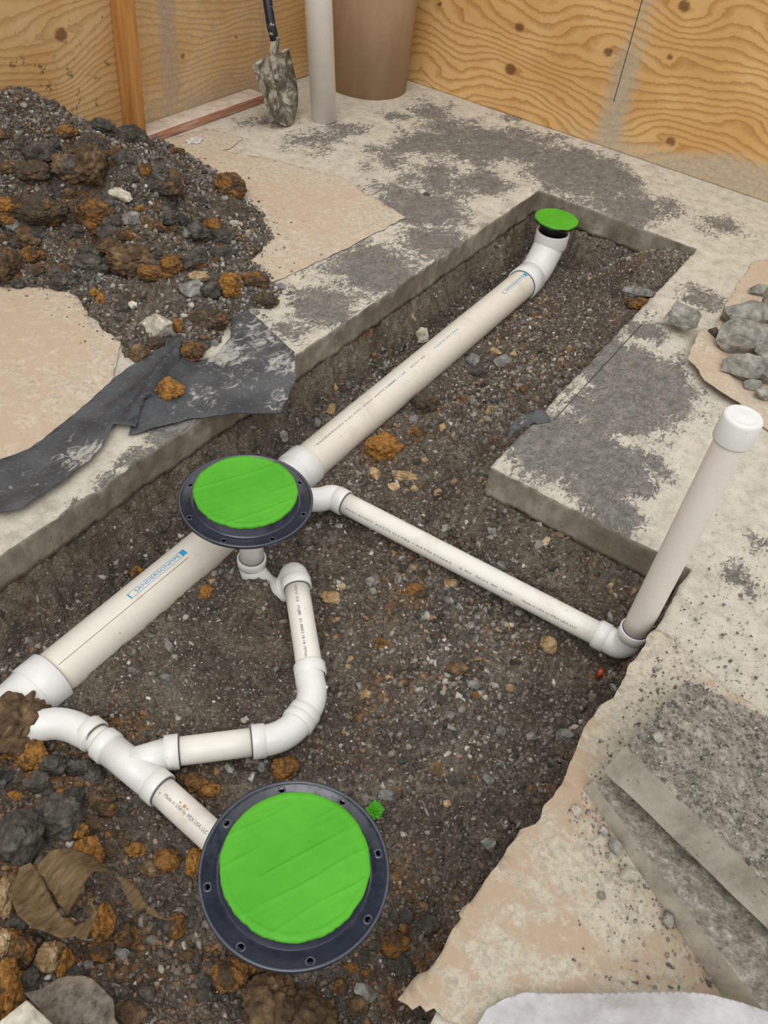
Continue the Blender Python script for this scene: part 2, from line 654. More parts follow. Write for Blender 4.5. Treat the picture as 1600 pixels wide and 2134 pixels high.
# wood ------------------------------------------------------------
def wood(name, lo, hi, grey, gscale):
    k = M(name, 0.7, 0.3)
    g = k.attr('grain')
    v = k.pos
    g = k.math('ADD', g, k.math('MULTIPLY', k.noise(v, 22, 5, 0.6), 0.8))
    fr = k.math('FRACT', g, 0)
    line = k.ramp(fr, [(0.0, 0.15), (0.45, 0.0), (0.8, 0.75), (0.93, 1.0), (1.0, 0.15)])
    var = k.noise(v, 3.0, 4, 0.6)
    c = k.mix(k.band(var, 0.35, 0.65), lo[0], lo[1])
    c = k.mix(k.math('MULTIPLY', line, gscale), c, hi)
    fib = k.noise(k.mapping(v, (1, 1, 14)), 26, 5, 0.7)
    c = k.mix(k.math('MULTIPLY', k.band(fib, 0.55, 0.75), 0.25), c, hi)
    c = k.mix(k.attr('knot'), c, srgb(112, 70, 40))
    mold = k.math('ADD', k.noise(v, 28, 7, 0.75), k.math('MULTIPLY', k.attr('mold'), 0.22))
    c = k.mix(k.math('MULTIPLY', k.band(mold, 0.64, 0.74), 0.75), c, srgb(66, 56, 44))
    gd = k.math('ADD', k.math('MULTIPLY', k.noise(v, 34, 8, 0.8), 0.95), k.math('MULTIPLY', k.attr('dust'), 0.62))
    gcol = k.mix(k.band(k.noise(v, 60, 6, 0.75), 0.4, 0.6), tuple(q * 0.82 for q in grey), grey)
    c = k.mix(k.math('MULTIPLY', k.band(gd, 0.62, 1.02), 0.85), c, gcol)
    spk = k.vor(v, 42)
    spk = k.math('MULTIPLY', k.band(spk, 0.13, 0.06), k.band(k.math('ADD', k.noise(v, 5, 2), k.math('MULTIPLY', k.attr('dust'), 0.35)), 0.52, 0.62))
    c = k.mix(k.math('MULTIPLY', spk, 0.6), c, srgb(205, 196, 180))
    k.color(c)
    k.bump(line, 0.0012, 0.5)
    return k.m


MPLYR = wood('plywood_orange', (srgb(212, 166, 104), srgb(224, 184, 124)), srgb(172, 120, 62), srgb(190, 178, 156), 0.75)
MPLYL = wood('plywood_weathered', (srgb(206, 162, 104), srgb(216, 182, 132)), srgb(156, 114, 66), srgb(178, 160, 136), 0.5)
k = M('stud_wood', 0.65, 0.3)
n = k.noise(k.mapping(k.pos, (30, 30, 1.6)), 1.6, 6, 0.6, 0.4)
k.color(k.ramp(n, [(0.3, srgb(176, 118, 60)), (0.55, srgb(206, 150, 86)), (0.75, srgb(220, 170, 108))]))
MSTUD = k.m
k = M('sill_dusty', 0.85, 0.2)
n = k.noise(k.pos, 22, 6, 0.7)
k.color(k.ramp(n, [(0.3, srgb(178, 160, 140)), (0.55, srgb(208, 196, 180))]))
MSILL = k.m
k = M('sill_red_wood', 0.8, 0.2)
n = k.noise(k.mapping(k.pos, (2, 10, 30)), 4, 6, 0.6)
k.color(k.ramp(n, [(0.3, srgb(150, 98, 76)), (0.5, srgb(174, 126, 102)), (0.68, srgb(198, 172, 150))]))
MSILLR = k.m
k = M('form_tube_cardboard', 0.8, 0.25)
n = k.noise(k.mapping(k.obj, (6, 6, 1.5)), 3, 5, 0.5)
c = k.ramp(n, [(0.3, srgb(166, 138, 110)), (0.7, srgb(176, 148, 120))])
c = k.mix(k.band(k.vor(k.obj, 30), 0.045, 0.03), c, srgb(214, 196, 170))
k.color(c)
MTUBE = k.m
MPVCW = pvc('pvc_pipe_bright', srgb(246, 242, 236), 0.12, 0.4)
k = M('clear_plastic', 0.18, 0.6)
k.color(srgb(196, 193, 195))
k.b.inputs['Alpha'].default_value = 0.80
k.bump(k.noise(k.obj, 22, 3, 0.5, 0.8), 0.006, 0.6)
k.set(k.b.inputs['Base Color'], k.ramp(k.noise(k.obj, 30, 5, 0.6), [(0.35, srgb(184, 180, 180)), (0.65, srgb(206, 203, 206))]))
MFILM = k.m
k = M('white_scrap', 0.7)
k.color(k.ramp(k.noise(k.obj, 60, 4), [(0.3, srgb(170, 166, 160)), (0.7, srgb(226, 224, 220))]))
MSCRAP = k.m

# ================================================================== STRUCTURE
XE, YL, YR, XI, Y0 = 3.31, 1.28, 0.585, 1.634, 0.026     # trench far end, left edge, right edge, inner cut, near right edge
WX, WY = 3.98, 2.73                                     # right wall and left wall
TS = 0.10                                               # slab thickness


def px_field(X, Y, spots, z=0.0):
    f = np.zeros(X.shape)
    for (px, py, rad, a) in spots:
        c0 = at(px, py, z)
        c1 = at(px + rad, py, z)
        rr = np.linalg.norm(c1 - c0)
        f = np.maximum(f, a * np.exp(-((X - c0[0]) ** 2 + (Y - c0[1]) ** 2) / (rr * rr) * 0.9))
    return f


DARK = [(1000, 300, 130, .8), (1090, 310, 110, .8), (890, 300, 90, .75), (1210, 360, 120, .95), (1300, 430, 90, .8), (930, 380, 120, .6),
        (800, 330, 80, .55), (1000, 380, 80, .7), (880, 430, 110, .85), (780, 560, 110, .95), (680, 640, 80, .9), (900, 500, 80, .8),
        (600, 690, 60, .6), (1250, 740, 80, 1.1), (1330, 790, 110, 1.15), (1290, 850, 90, 1.1), (1180, 930, 110, 1.15), (1260, 970, 90, 1.1), (1230, 1020, 70, 1.0),
        (1290, 650, 45, .9), (1340, 690, 45, .9), (1290, 1070, 60, .8), (1460, 620, 50, .7), (1500, 470, 60, .5), (1390, 430, 60, .5),
        (640, 290, 80, .55), (560, 250, 70, .5), (740, 270, 60, .5), (900, 230, 60, .6), (820, 240, 40, .6), (1060, 250, 30, .5),
        (395, 885, 45, 1.1), (345, 910, 45, 1.1), (290, 955, 40, 1.0), (240, 1005, 35, .9), (160, 1050, 30, .6), (1580, 1130, 40, .6), (1540, 1200, 50, .45), (1340, 1260, 30, .2),
        (1220, 620, 60, .5)]
BLK = [(1015, 470, 26, .9), (960, 520, 30, .8), (900, 565, 28, .8), (1065, 430, 16, .5), (1300, 500, 22, .5), (1385, 488, 22, .5),
       (1240, 730, 26, .7), (1280, 690, 26, .7), (1345, 625, 20, .8), (1290, 960, 22, .5), (1300, 1090, 30, .6), (1085, 975, 18, .5), (1190, 790, 24, .6)]
GRIT = [(1450, 1330, 200, 1.0), (1500, 1150, 160, .8), (1400, 1250, 120, .9), (30, 1120, 120, .8), (1500, 560, 100, .5), (620, 600, 70, .8), (560, 460, 90, .8), (1480, 900, 100, .6)]


def lines(a, b, step, extra):
    n_ = int(round((b - a) / step))
    g = list(np.linspace(a, b, n_ + 1))
    for e_ in extra:
        i_ = int(np.argmin([abs(q - e_) for q in g]))
        g[i_] = e_
    return np.array(sorted(set(g)))


xs = lines(-0.8, WX, 0.011, [XI, XE])
ys = lines(-1.7, WY, 0.011, [Y0, YR, YL])
X, Y = np.meshgrid(xs, ys, indexing='ij')
P2 = np.stack([X, Y], -1)
hole_c = lambda x, y: ((x < XI) & (y > Y0) & (y < YL)) | ((x >= XI) & (x < XE) & (y > YR) & (y < YL))
cx = (xs[:-1] + xs[1:]) / 2
cy = (ys[:-1] + ys[1:]) / 2
CX, CY = np.meshgrid(cx, cy, indexing='ij')
solid = ~hole_c(CX, CY)
Z = 0.0012 * fbm(P2, 20, 3, 3)
# ragged broken rim: verts on the hole border wander a little
onb = np.zeros(X.shape, bool)
sp = np.pad(solid, 1, constant_values=True)
anyh = ~(sp[:-1, :-1] & sp[1:, :-1] & sp[:-1, 1:] & sp[1:, 1:])
alls = (sp[:-1, :-1] | sp[1:, :-1] | sp[:-1, 1:] | sp[1:, 1:])
onb = anyh & alls
jx = 0.0035 * fbm(P2, 30, 4, 5)
jy = 0.0035 * fbm(P2, 30, 4, 9)
XX = X + np.where(onb, jx, 0)
YY = Y + np.where(onb, jy, 0)
Z = np.where(onb, -0.003 + 0.003 * fbm(P2, 40, 3, 12), Z)
nx, ny = X.shape
idx = np.arange(nx * ny).reshape(nx, ny)
V = np.stack([XX, YY, Z], -1).reshape(-1, 3)
q = np.stack([idx[:-1, :-1], idx[1:, :-1], idx[1:, 1:], idx[:-1, 1:]], -1)[solid]
faces = [tuple(f) for f in q.tolist()]
# side faces along the cut
Vl = V.tolist()
rows = [0.0, -0.012, -0.035, -0.06, -0.085, -TS]
side = []
cache = {}


def drop(vi, nrm):
    if vi in cache:
        return cache[vi]
    x, y, z = V[vi]
    ids = [vi]
    for r0 in rows[1:]:
        p = np.array([[x, y, r0]])
        of = 0.004 * fbm(p, 18, 4, 21)[0] + 0.003 * vn(p, 70, 4)[0]
        Vl.append([x + nrm[0] * of, y + nrm[1] * of, r0])
        ids.append(len(Vl) - 1)
    # underside lip
    Vl.append([x - nrm[0] * 0.08, y - nrm[1] * 0.08, -TS])
    ids.append(len(Vl) - 1)
    cache[vi] = ids
    return ids


def strip(vis, nrm, flip):
    for a, b in zip(vis[:-1], vis[1:]):
        A = drop(a, nrm)
        B = drop(b, nrm)
        for i_ in range(len(A) - 1):
            f = (A[i_], B[i_], B[i_ + 1], A[i_ + 1])
            side.append(f[::-1] if flip else f)


ix = lambda v_: int(np.argmin(abs(xs - v_)))
iy = lambda v_: int(np.argmin(abs(ys - v_)))
iXI, iXE, iY0, iYR, iYL = ix(XI), ix(XE), iy(Y0), iy(YR), iy(YL)
strip([idx[i_, iYL] for i_ in range(0, iXE + 1)], (0, -1), True)
strip([idx[iXE, j] for j in range(iYR, iYL + 1)], (-1, 0), False)
strip([idx[i_, iYR] for i_ in range(iXI, iXE + 1)], (0, 1), False)
strip([idx[iXI, j] for j in range(iY0, iYR + 1)], (-1, 0), False)
strip([idx[i_, iY0] for i_ in range(0, iXI + 1)], (0, 1), False)
nf = len(faces)
me = bpy.data.meshes.new('floor')
me.from_pydata(Vl, [], faces + side)
me.materials.append(MSLAB)
me.materials.append(MCUT)
me.polygons.foreach_set('material_index', [0] * nf + [1] * len(side))
me.polygons.foreach_set('use_smooth', [True] * len(me.polygons))
floor = bpy.data.objects.new('floor', me)
COL.objects.link(floor)
tag(floor, 'dusty grey concrete floor slab cut open along the drain trench', 'concrete floor', kind='structure')
VA = np.array(Vl)
attr(floor, 'dark', px_field(VA[:, 0], VA[:, 1], DARK))
attr(floor, 'blk', px_field(VA[:, 0], VA[:, 1], BLK) ** 1.5 * (0.5 + 0.5 * (vn(VA[:, :2], 90, 2) > -0.1)))
attr(floor, 'grit', px_field(VA[:, 0], VA[:, 1], GRIT))


# walls -----------------------------------------------------------
def wall(name, org, ud, ulen, h, knots, mat, seed, dustf, moldf, seams, wave=1.0, freq=60):
    st = 0.008
    nu, nv = int(ulen / st), int(h / st)
    u, v_ = np.meshgrid(np.linspace(0, ulen, nu + 1), np.linspace(0, h, nv + 1), indexing='ij')
    PP = np.stack([u, v_], -1)
    y = v_ + wave * (0.05 * vn(PP * [1.3, 1.6], 1.6, seed) + 0.02 * vn(PP * [2.2, 3.0], 2.2, seed + 1) + 0.01 * vn(PP * [3.0, 9.0], 2.0, seed + 3))
    kn = np.zeros(u.shape)
    for (ku, kv, kr) in knots:
        dx = (u - ku)
        dy = (v_ - kv)
        dd = np.sqrt((dx * 0.55) ** 2 + dy ** 2)
        s_ = kr * 2.6
        y = y + np.sign(dy) * 0.0 + (dy / (np.abs(dy) + 0.012)) * kr * 1.5 * np.exp(-(dx / (s_ * 1.9)) ** 2) * np.exp(-(dy / (s_ * 2.2)) ** 2) * -1.0
        d2 = np.sqrt((dx * 0.85) ** 2 + dy ** 2)
        kn = np.maximum(kn, sstep(kr * 1.05, kr * 0.7, d2 + 0.003 * vn(PP, 80, seed)))
    g = y * freq
    P3 = np.array(org)[None, None] + u[..., None] * np.array(ud)[None, None] + v_[..., None] * np.array([0, 0, 1.0])
    id_ = np.arange(u.size).reshape(u.shape)
    fc = np.stack([id_[:-1, :-1], id_[1:, :-1], id_[1:, 1:], id_[:-1, 1:]], -1).reshape(-1, 4)
    o = mk(name, P3.reshape(-1, 3), fc.tolist(), mat, shift=False)
    attr(o, 'grain', g.ravel())
    attr(o, 'knot', (kn * 0.85).ravel())
    attr(o, 'dust', dustf(u, v_).ravel())
    attr(o, 'mold', moldf(u, v_).ravel())
    s_ = o.modifiers.new('thick', 'SOLIDIFY')
    s_.thickness = 0.018
    s_.offset = -1 if name == 'wall_right' else 1
    return o


# right wall : u runs from the corner towards the camera's right (-y)
def uvR(px, py):
    p = atx(px, py, WX)
    return (WY - p[1], p[2])


knR = [(*uvR(1083, 57), .021), (*uvR(1064, 145), .028), (*uvR(1268, 108), .020), (*uvR(1395, 118), .013), (*uvR(1397, 295), .021), (*uvR(1425, 12), .024), (*uvR(915, 10), .01)]
sm0 = uvR(1335, 0)
sm1 = uvR(1275, 225)


def dustR(u, v_):
    PP = np.stack([u, v_], -1)
    band_ = np.exp(-((u - sm1[0] - 0.02) / 0.085) ** 2) * (0.45 + 0.5 * sstep(0.75, 0.15, v_))
    low = sstep(0.16, 0.0, v_ - 0.10 * sstep(1.6, 2.4, u)) * (0.35 + 0.75 * sstep(0.9, 2.2, u))
    return np.clip(np.maximum(band_, low) + 0.12 * vn(PP, 6, 77), 0, 1.1)


wr = wall('wall_right', (WX, WY, 0), (0, -1, 0), 3.9, 1.5, knR, MPLYR, 31, dustR, lambda u, v_: u * 0 - 0.6, [], 2.2, 24)
tag(wr, 'orange plywood wall on the right with knots and a grey dusty seam', 'plywood wall', kind='structure')


def uvL(px, py):
    p = aty(px, py, WY)
    return (WX - p[0], p[2])


knL = [(*uvL(127, 72), .026), (*uvL(281, 90), .012), (*uvL(381, 116), .012), (*uvL(492, 77), .009)]
ua, _ = uvL(357, 180)
ub, _ = uvL(470, 60)
uc, _ = uvL(585, 60)
ust, _ = uvL(240, 60)


def dustL(u, v_):
    a = 0.95 * np.exp(-((u - ua) / 0.07) ** 2)
    b = 0.42 * sstep(ust + 0.02, ust - 0.02, u) * sstep(uc, uc + 0.02, u)
    lo_ = 0.4 * sstep(0.2, 0.0, v_) * sstep(ust + 0.02, ust - 0.02, u)
    c_ = 0.7 * np.exp(-((u - (uc + 0.12)) / 0.06) ** 2)
    return np.maximum.reduce([a, b + lo_, c_])


wl = wall('wall_left', (WX, WY, 0), (-1, 0, 0), 4.6, 1.5, knL, MPLYL, 63, dustL, lambda u, v_: np.where(u > ust, 0.12, -0.35) + 0.3 * np.exp(-((v_ - 0.25) / 0.2) ** 2) * (u > ust), [], 1.3, 36)
tag(wl, 'weathered plywood wall behind the dirt pile and shovel', 'plywood wall', kind='structure')

# seams: thin dark joint in the right wall, drawn as a black strip on its face
s0 = np.array([WX - 0.0012, WY - sm1[0], 0.12])
tr = mk('trim_1', *box(WX - 0.0015, WX, WY - sm1[0] - 0.0012, WY - sm1[0] + 0.0012, 0.2, 1.5), MBLACK, shift=False)
tag(tr, 'narrow dark joint between two plywood sheets of the right wall', 'joint', kind='structure')

# sill plate
xa, xb = 2.44, 3.17
sl = mk('baseboard_left', *box(xa, xb, 2.635, WY - 0.002, 0.001, 0.038), [MSILL, MSILLR], shift=False)
for p in sl.data.polygons:
    if abs(p.normal.y) > 0.9:
        p.material_index = 1
bevel(sl, 0.002)
tag(sl, 'dust covered sill plate with a reddish front along the left wall', 'sill plate', kind='structure')

# stud
st_ = mk('wood_stud', *box(2.400, 2.438, 2.638, WY - 0.002, 0.0, 1.5), MSTUD)
bevel(st_, 0.003)
tag(st_, 'upright orange brown timber stud standing against the left plywood wall', 'stud')


# ================================================================== SOIL
PATHS = []      # capsules of pipework, to keep stones out of the plastic: (a, b, r)


def soil_base(x, y):
    P = np.stack([x, y], -1)
    n1 = fbm(P, 5, 3, 41)
    n2 = fbm(P, 16, 4, 42)
    fl = -0.232 + 0.012 * n1
    # deeper along the main pipe
    fl = fl - 0.05 * np.exp(-((y - 1.10) / 0.12) ** 2)
    fl = np.where(x < 1.634, fl + 0.018 * np.exp(-((x - 1.43) / 0.12) ** 2), fl)
    # hollow inside the pipe loop and under the near flange
    fl = fl - 0.012 * np.exp(-((x - 0.85) ** 2 + (y - 0.85) ** 2) / 0.03)
    fl = fl - 0.03 * np.exp(-((x - 0.55) ** 2 + (y - 0.33) ** 2) / 0.04)
    fl = fl + 0.085 * np.exp(-((x - 1.03) ** 2 + (y - 0.885) ** 2) / 0.0035)
    # heap over the pipe junction at the lower left
    fl = np.maximum(fl, -0.235 + 0.16 * sstep(0.46, 0.16, x + 0.03 * n2) * sstep(0.45, 0.85, y))
    fl = np.maximum(fl, -0.235 + 0.10 * sstep(0.42, 0.0, x + 0.03 * n2))
    # right half of the narrow trench fills up
    sl_ = sstep(1.02, 0.60, y) * sstep(1.55, 2.3, x)
    fl = fl + 0.15 * sl_
    fl = fl + 0.11 * np.exp(-((x - 3.12) ** 2 / 0.05 + (y - 0.72) ** 2 / 0.03))
    j = 0.02 * n2 + 0.012 * fbm(P, 45, 2, 44)
    dl = YL - y + j
    wl_ = -0.098 - np.maximum(dl - 0.0, 0) * np.where(x > XI, 2.1, 1.75)
    df = XE - x + j
    wf_ = -0.098 - np.maximum(df, 0) * 1.1
    di = np.sqrt(np.maximum(XI - x, 0) ** 2 + np.maximum(y - YR, 0) ** 2) + j
    wi_ = -0.096 - np.maximum(di, 0) * 0.75
    wi_ = np.where((x > XI) & (y > YR), -0.096 - np.maximum(y - YR + j, 0) * 0.7, wi_)
    ds = y - Y0 + j
    ws_ = -0.10 - np.maximum(ds, 0) * 2.2
    z = np.maximum.reduce([fl, wl_, wf_, wi_, np.where(x < XI, ws_, -9)])
    wallness = sstep(0.02, 0.06, np.maximum.reduce([wl_, wi_, wf_]) - fl)
    z = z + 0.008 * n2 * 1.0 + 0.0045 * fbm(P, 55, 3, 47)
    ins = hole_c(x, y)
    z = np.where(ins, z, np.minimum(z, -0.104))
    edge_ = np.minimum.reduce([YL - y, np.where(x < XI, y - Y0, y - YR), XE - x])
    z = np.where(ins & (edge_ < 0.012) & (x < XI), np.minimum(z, -0.10), z)
    return z, wallness * ins


gx = np.arange(-0.35, XE + 0.045, 0.0045)
gy = np.arange(-0.03, YL + 0.05, 0.0045)
GX, GY = np.meshgrid(gx, gy, indexing='ij')
GZ, GW = soil_base(GX, GY)


def sampler(gx, gy, GZ):
    def f(x, y):
        fx = np.clip((np.asarray(x) - gx[0]) / (gx[1] - gx[0]), 0, len(gx) - 1.001)
        fy = np.clip((np.asarray(y) - gy[0]) / (gy[1] - gy[0]), 0, len(gy) - 1.001)
        i = fx.astype(int)
        j = fy.astype(int)
        a = fx - i
        b = fy - j
        return GZ[i, j] * (1 - a) * (1 - b) + GZ[i + 1, j] * a * (1 - b) + GZ[i, j + 1] * (1 - a) * b + GZ[i + 1, j + 1] * a * b
    return f


soil_z = sampler(gx, gy, GZ)
RUSTS = [(100, 1700, 220, 1.0), (60, 1900, 230, 1.1), (250, 1780, 120, .6), (500, 2050, 120, .7), (850, 1950, 120, .45), (820, 1800, 60, .6), (600, 1600, 80, .6), (420, 1640, 90, .7),
         (800, 920, 60, .9), (860, 1230, 50, .7), (870, 840, 60, .5), (1100, 1350, 90, .4), (1050, 1470, 80, .4), (1080, 700, 120, .45), (420, 1180, 60, .4), (60, 1230, 100, .3), (1330, 640, 40, .6), (930, 1450, 60, .3), (1240, 630, 80, .35)]


def rustf(x, y):
    return px_field(x, y, RUSTS, -0.2)


def grid_obj(name, GX, GY, GZ, mat, mask=None):
    id_ = np.arange(GX.size).reshape(GX.shape)
    fc = np.stack([id_[:-1, :-1], id_[1:, :-1], id_[1:, 1:], id_[:-1, 1:]], -1)
    if mask is not None:
        mm_ = mask[:-1, :-1] | mask[1:, :-1] | mask[1:, 1:] | mask[:-1, 1:]
        fc = fc[mm_]
    return mk(name, np.stack([GX, GY, GZ], -1).reshape(-1, 3), fc.reshape(-1, 4).tolist(), mat, shift=False)


so_ = grid_obj('soil', GX, GY, GZ, MSOIL)
tag(so_, 'dark stony earth on the floor and banks of the open trench', 'soil', kind='stuff')
attr(so_, 'rust', rustf(GX.ravel(), GY.ravel()))
attr(so_, 'clay', (GW * (0.15 + 0.85 * sstep(-0.24, -0.11, GZ)) * (0.6 + 0.5 * vn(np.stack([GX, GY], -1), 9, 3)) * np.where(GY > 1.0, 1.0, 0.45)).clip(0, 1).ravel())


# pile ------------------------------------------------------------
def in_poly(x, y, P):
    r = np.zeros(np.shape(x), bool)
    n_ = len(P)
    for i in range(n_):
        x0, y0 = P[i]
        x1, y1 = P[(i + 1) % n_]
        c_ = ((y0 > y) != (y1 > y)) & (x < (x1 - x0) * (y - y0) / (y1 - y0 + 1e-12) + x0)
        r ^= c_
    return r


def seg_dist(x, y, P):
    d = np.full(np.shape(x), 9.0)
    n_ = len(P)
    for i in range(n_):
        a = np.array(P[i])
        b = np.array(P[(i + 1) % n_])
        ab = b - a
        t = np.clip(((x - a[0]) * ab[0] + (y - a[1]) * ab[1]) / (ab @ ab + 1e-12), 0, 1)
        d = np.minimum(d, np.hypot(x - a[0] - t * ab[0], y - a[1] - t * ab[1]))
    return d


PILE = [tuple(at(*p)[:2]) for p in [(-80, 585), (0, 600), (60, 603), (150, 612), (195, 660), (250, 712), (262, 745), (300, 735), (350, 725), (420, 738), (462, 712), (480, 665), (560, 640), (585, 610), (560, 570), (520, 545),
                                    (570, 500), (545, 440), (500, 400), (440, 350), (380, 320), (345, 298)]]
PILE += [(2.46, 2.72), (1.0, 2.72), (0.6, 2.72), (0.8, 2.35)]
hx = np.arange(0.7, 2.65, 0.005)
hy = np.arange(1.42, WY - 0.003, 0.005)
HX, HY = np.meshgrid(hx, hy, indexing='ij')
PP = np.stack([HX, HY], -1)
sdp = seg_dist(HX, HY, [p for p in PILE if True])
ins = in_poly(HX, HY, PILE)
# distance only to the visible foot of the pile, not to the wall side
foot = PILE[:22] + [(2.46, 2.72)]
dft = np.full(HX.shape, 9.0)
for i_ in range(len(foot) - 1):
    a = np.array(foot[i_])
    b = np.array(foot[i_ + 1])
    ab = b - a
    t = np.clip(((HX - a[0]) * ab[0] + (HY - a[1]) * ab[1]) / (ab @ ab), 0, 1)
    dft = np.minimum(dft, np.hypot(HX - a[0] - t * ab[0], HY - a[1] - t * ab[1]))
dd_ = np.where(ins, dft, -dft) + 0.025 * fbm(PP, 9, 3, 81)
HZ = 0.012 + 0.12 * np.clip(dd_, 0, 0.16) + 0.66 * np.clip(dd_ - 0.16, 0, 0.38) + 0.10 * np.clip(dd_ - 0.54, 0, 1)
HZ = HZ + (0.030 * fbm(PP, 6, 3, 82) + 0.012 * fbm(PP, 22, 3, 83)) * sstep(0.03, 0.2, dd_) + 0.005 * fbm(PP, 60, 3, 84)
HZ = np.where(dd_ < 0, -0.02, HZ * sstep(-0.0, 0.02, dd_) - 0.003 * (dd_ < 0.02))
pile_z = sampler(hx, hy, HZ)
pl = grid_obj('dirt_pile', HX, HY, HZ, MSOIL, HZ > -0.005)
tag(pl, 'heap of dark excavated earth piled against the left plywood wall', 'dirt pile', kind='stuff')
attr(pl, 'rust', px_field(HX.ravel(), HY.ravel(), [(100, 430, 120, .5), (220, 430, 90, .6), (480, 590, 60, .5), (300, 540, 90, .4)], 0.15) + 0.05)
attr(pl, 'clay', np.zeros(HX.size))


def top_z(x, y):
    """height of whatever ground is there"""
    x = np.asarray(x, float)
    y = np.asarray(y, float)
    g = np.zeros(x.shape)
    g = np.where(hole_c(x, y), soil_z(x, y), g)
    inp = (x > hx[0]) & (x < hx[-2]) & (y > hy[0]) & (y < hy[-2])
    g = np.where(inp, np.maximum(g, pile_z(x, y)), g)
    return g


def hit(px, py, lift=0.0):
    d = ray(px, py)
    o_ = np.array([0, 0, H])
    ts = np.arange(0.8, 6.0, 0.003)
    Q = o_ + ts[:, None] * d
    z = top_z(Q[:, 0], Q[:, 1]) + lift
    b = np.nonzero(Q[:, 2] < z)[0]
    return Q[b[0]] if len(b) else at(px, py)


# ================================================================== PIPEWORK
def cap(a, b, r):
    PATHS.append((np.array(a, float), np.array(b, float), r))


def text_cyl(name, s, p0, ax, n0, r, size, mat, parent, boxed=False, length=None, slant=0.0):
    """printed lettering wrapped on a pipe: starts at p0 (on the pipe's axis), reads along ax, letters centred on direction n0"""
    cu = bpy.data.curves.new('tmp', 'FONT')
    cu.body = s
    cu.size = size
    cu.shear = slant
    cu.align_y = 'CENTER'
    cu.resolution_u = 3
    to = bpy.data.objects.new('tmp', cu)
    COL.objects.link(to)
    dg = bpy.context.evaluated_depsgraph_get()
    dg.update()
    tm = bpy.data.meshes.new_from_object(to.evaluated_get(dg))
    bm = bmesh.new()
    bm.from_mesh(tm)
    bpy.data.objects.remove(to)
    W_ = max(v.co.x for v in bm.verts) if bm.verts else 1
    sx_ = (length / W_) if length else 1.0
    if boxed:
        h_ = size * 0.62
        lw = size * 0.07
        for (x0, x1, y0, y1) in [(-0.02 / sx_, W_ + 0.02 / sx_, h_, h_ + lw), (-0.02 / sx_, W_ + 0.02 / sx_, -h_ - lw, -h_), (-0.02 / sx_, -0.016 / sx_, -h_, h_), (W_ + 0.004 / sx_, W_ + 0.02 / sx_, -h_, h_)]:
            vs = [bm.verts.new((x, y, 0)) for x, y in ((x0, y0), (x1, y0), (x1, y1), (x0, y1))]
            bm.faces.new(vs)
    bm.verts.index_update()
    ax = unit(ax)
    n0 = unit(np.array(n0) - ax * np.dot(n0, ax))
    t0 = np.cross(n0, ax)
    V = []
    for v in bm.verts:
        a = v.co.y / r
        V.append(np.array(p0) + ax * (v.co.x * sx_) + (r + 0.0006) * (math.cos(a) * n0 + math.sin(a) * t0))
    Fc = [tuple(v.index for v in f.verts) for f in bm.faces]
    bm.free()
    o = mk(name, V, Fc, mat, parent, smooth=False)
    return o


R2, R4 = 0.0302, 0.05715
camp = np.array([0, 0, H])


def facing(p, ax, deg):
    """direction towards the camera around the axis, turned by deg about the axis"""
    d = unit(camp - p)
    ax = unit(ax)
    d = unit(d - ax * np.dot(d, ax))
    a = math.radians(deg)
    return d * math.cos(a) + np.cross(ax, d) * math.sin(a)


def ring(p, ax, r, parent, mat=MJOINT, name='joint_ring', wd=0.0016, th=0.0012):
    ax = unit(ax)
    p = np.array(p, float)
    V, Fc = tube([p - ax * wd, p - ax * wd, p + ax * wd, p + ax * wd], [r - 0.001, r + th, r + th, r - 0.001], 48, False, False, tang=ax)
    return mk(name, V, Fc, mat, parent)


def socket(p, ax, r_out, ln, parent, r_in):
    """hub collar whose open end is at p, running back along ax"""
    ax = unit(ax)
    p = np.array(p, float)
    V, Fc = tube([p + ax * 0.004, p, p, p + ax * 0.0015, p + ax * (ln - 0.003), p + ax * ln],
                 [r_in, r_in + 0.0005, r_out - 0.001, r_out, r_out, r_out - 0.004], 48, False, False, tang=ax)
    o = mk('socket', V, Fc, MFIT, parent)
    return o


def pipe(a, b, r, label, mat=MPVC, name='pvc_pipe', group=None):
    a = np.array(a, float)
    b = np.array(b, float)
    base_ = (a + b) / 2
    base_[2] = min(a[2], b[2]) - r
    t = thing(name, base_, label, 'pipe', group)
    n_ = max(2, int(np.linalg.norm(b - a) / 0.05))
    P = [a + (b - a) * i / n_ for i in range(n_ + 1)]
    mk('tube', *tube(P, r, 56), mat, t)
    cap(a, b, r)
    return t


main_z = lambda x: -0.237 + (x - 0.4) * 0.016
mainp = lambda px, py: (lambda p: np.array([p[0], 1.10, main_z(p[0])]))(aty(px, py, 1.10))
ax4 = unit([1, 0, 0.016])

# main lower section
pA = mainp(112, 1417)
pB = mainp(500, 1095)
low = pipe(pA - ax4 * 0.02, pB, R4, 'wide ivory drain pipe running from the lower left up to the middle flange', MPVCB)
tp = mainp(283, 1245)
text_cyl('blue_lettering', 'SANDERSONPIPE', tp, ax4, facing(tp, ax4, -31), R4, 0.0125, MBLUE, low, boxed=True, length=0.150)
# seam scratch line along the pipe
sc_a = mainp(70, 1435)
V, Fc = [], []
nn = facing(sc_a, ax4, -12)
a0 = pA + nn * (R4 + 0.0004)
mk('seam_line', *tube([a0 + ax4 * 0.01, a0 + ax4 * 0.42], 0.0005, 6), MJOINT, low)

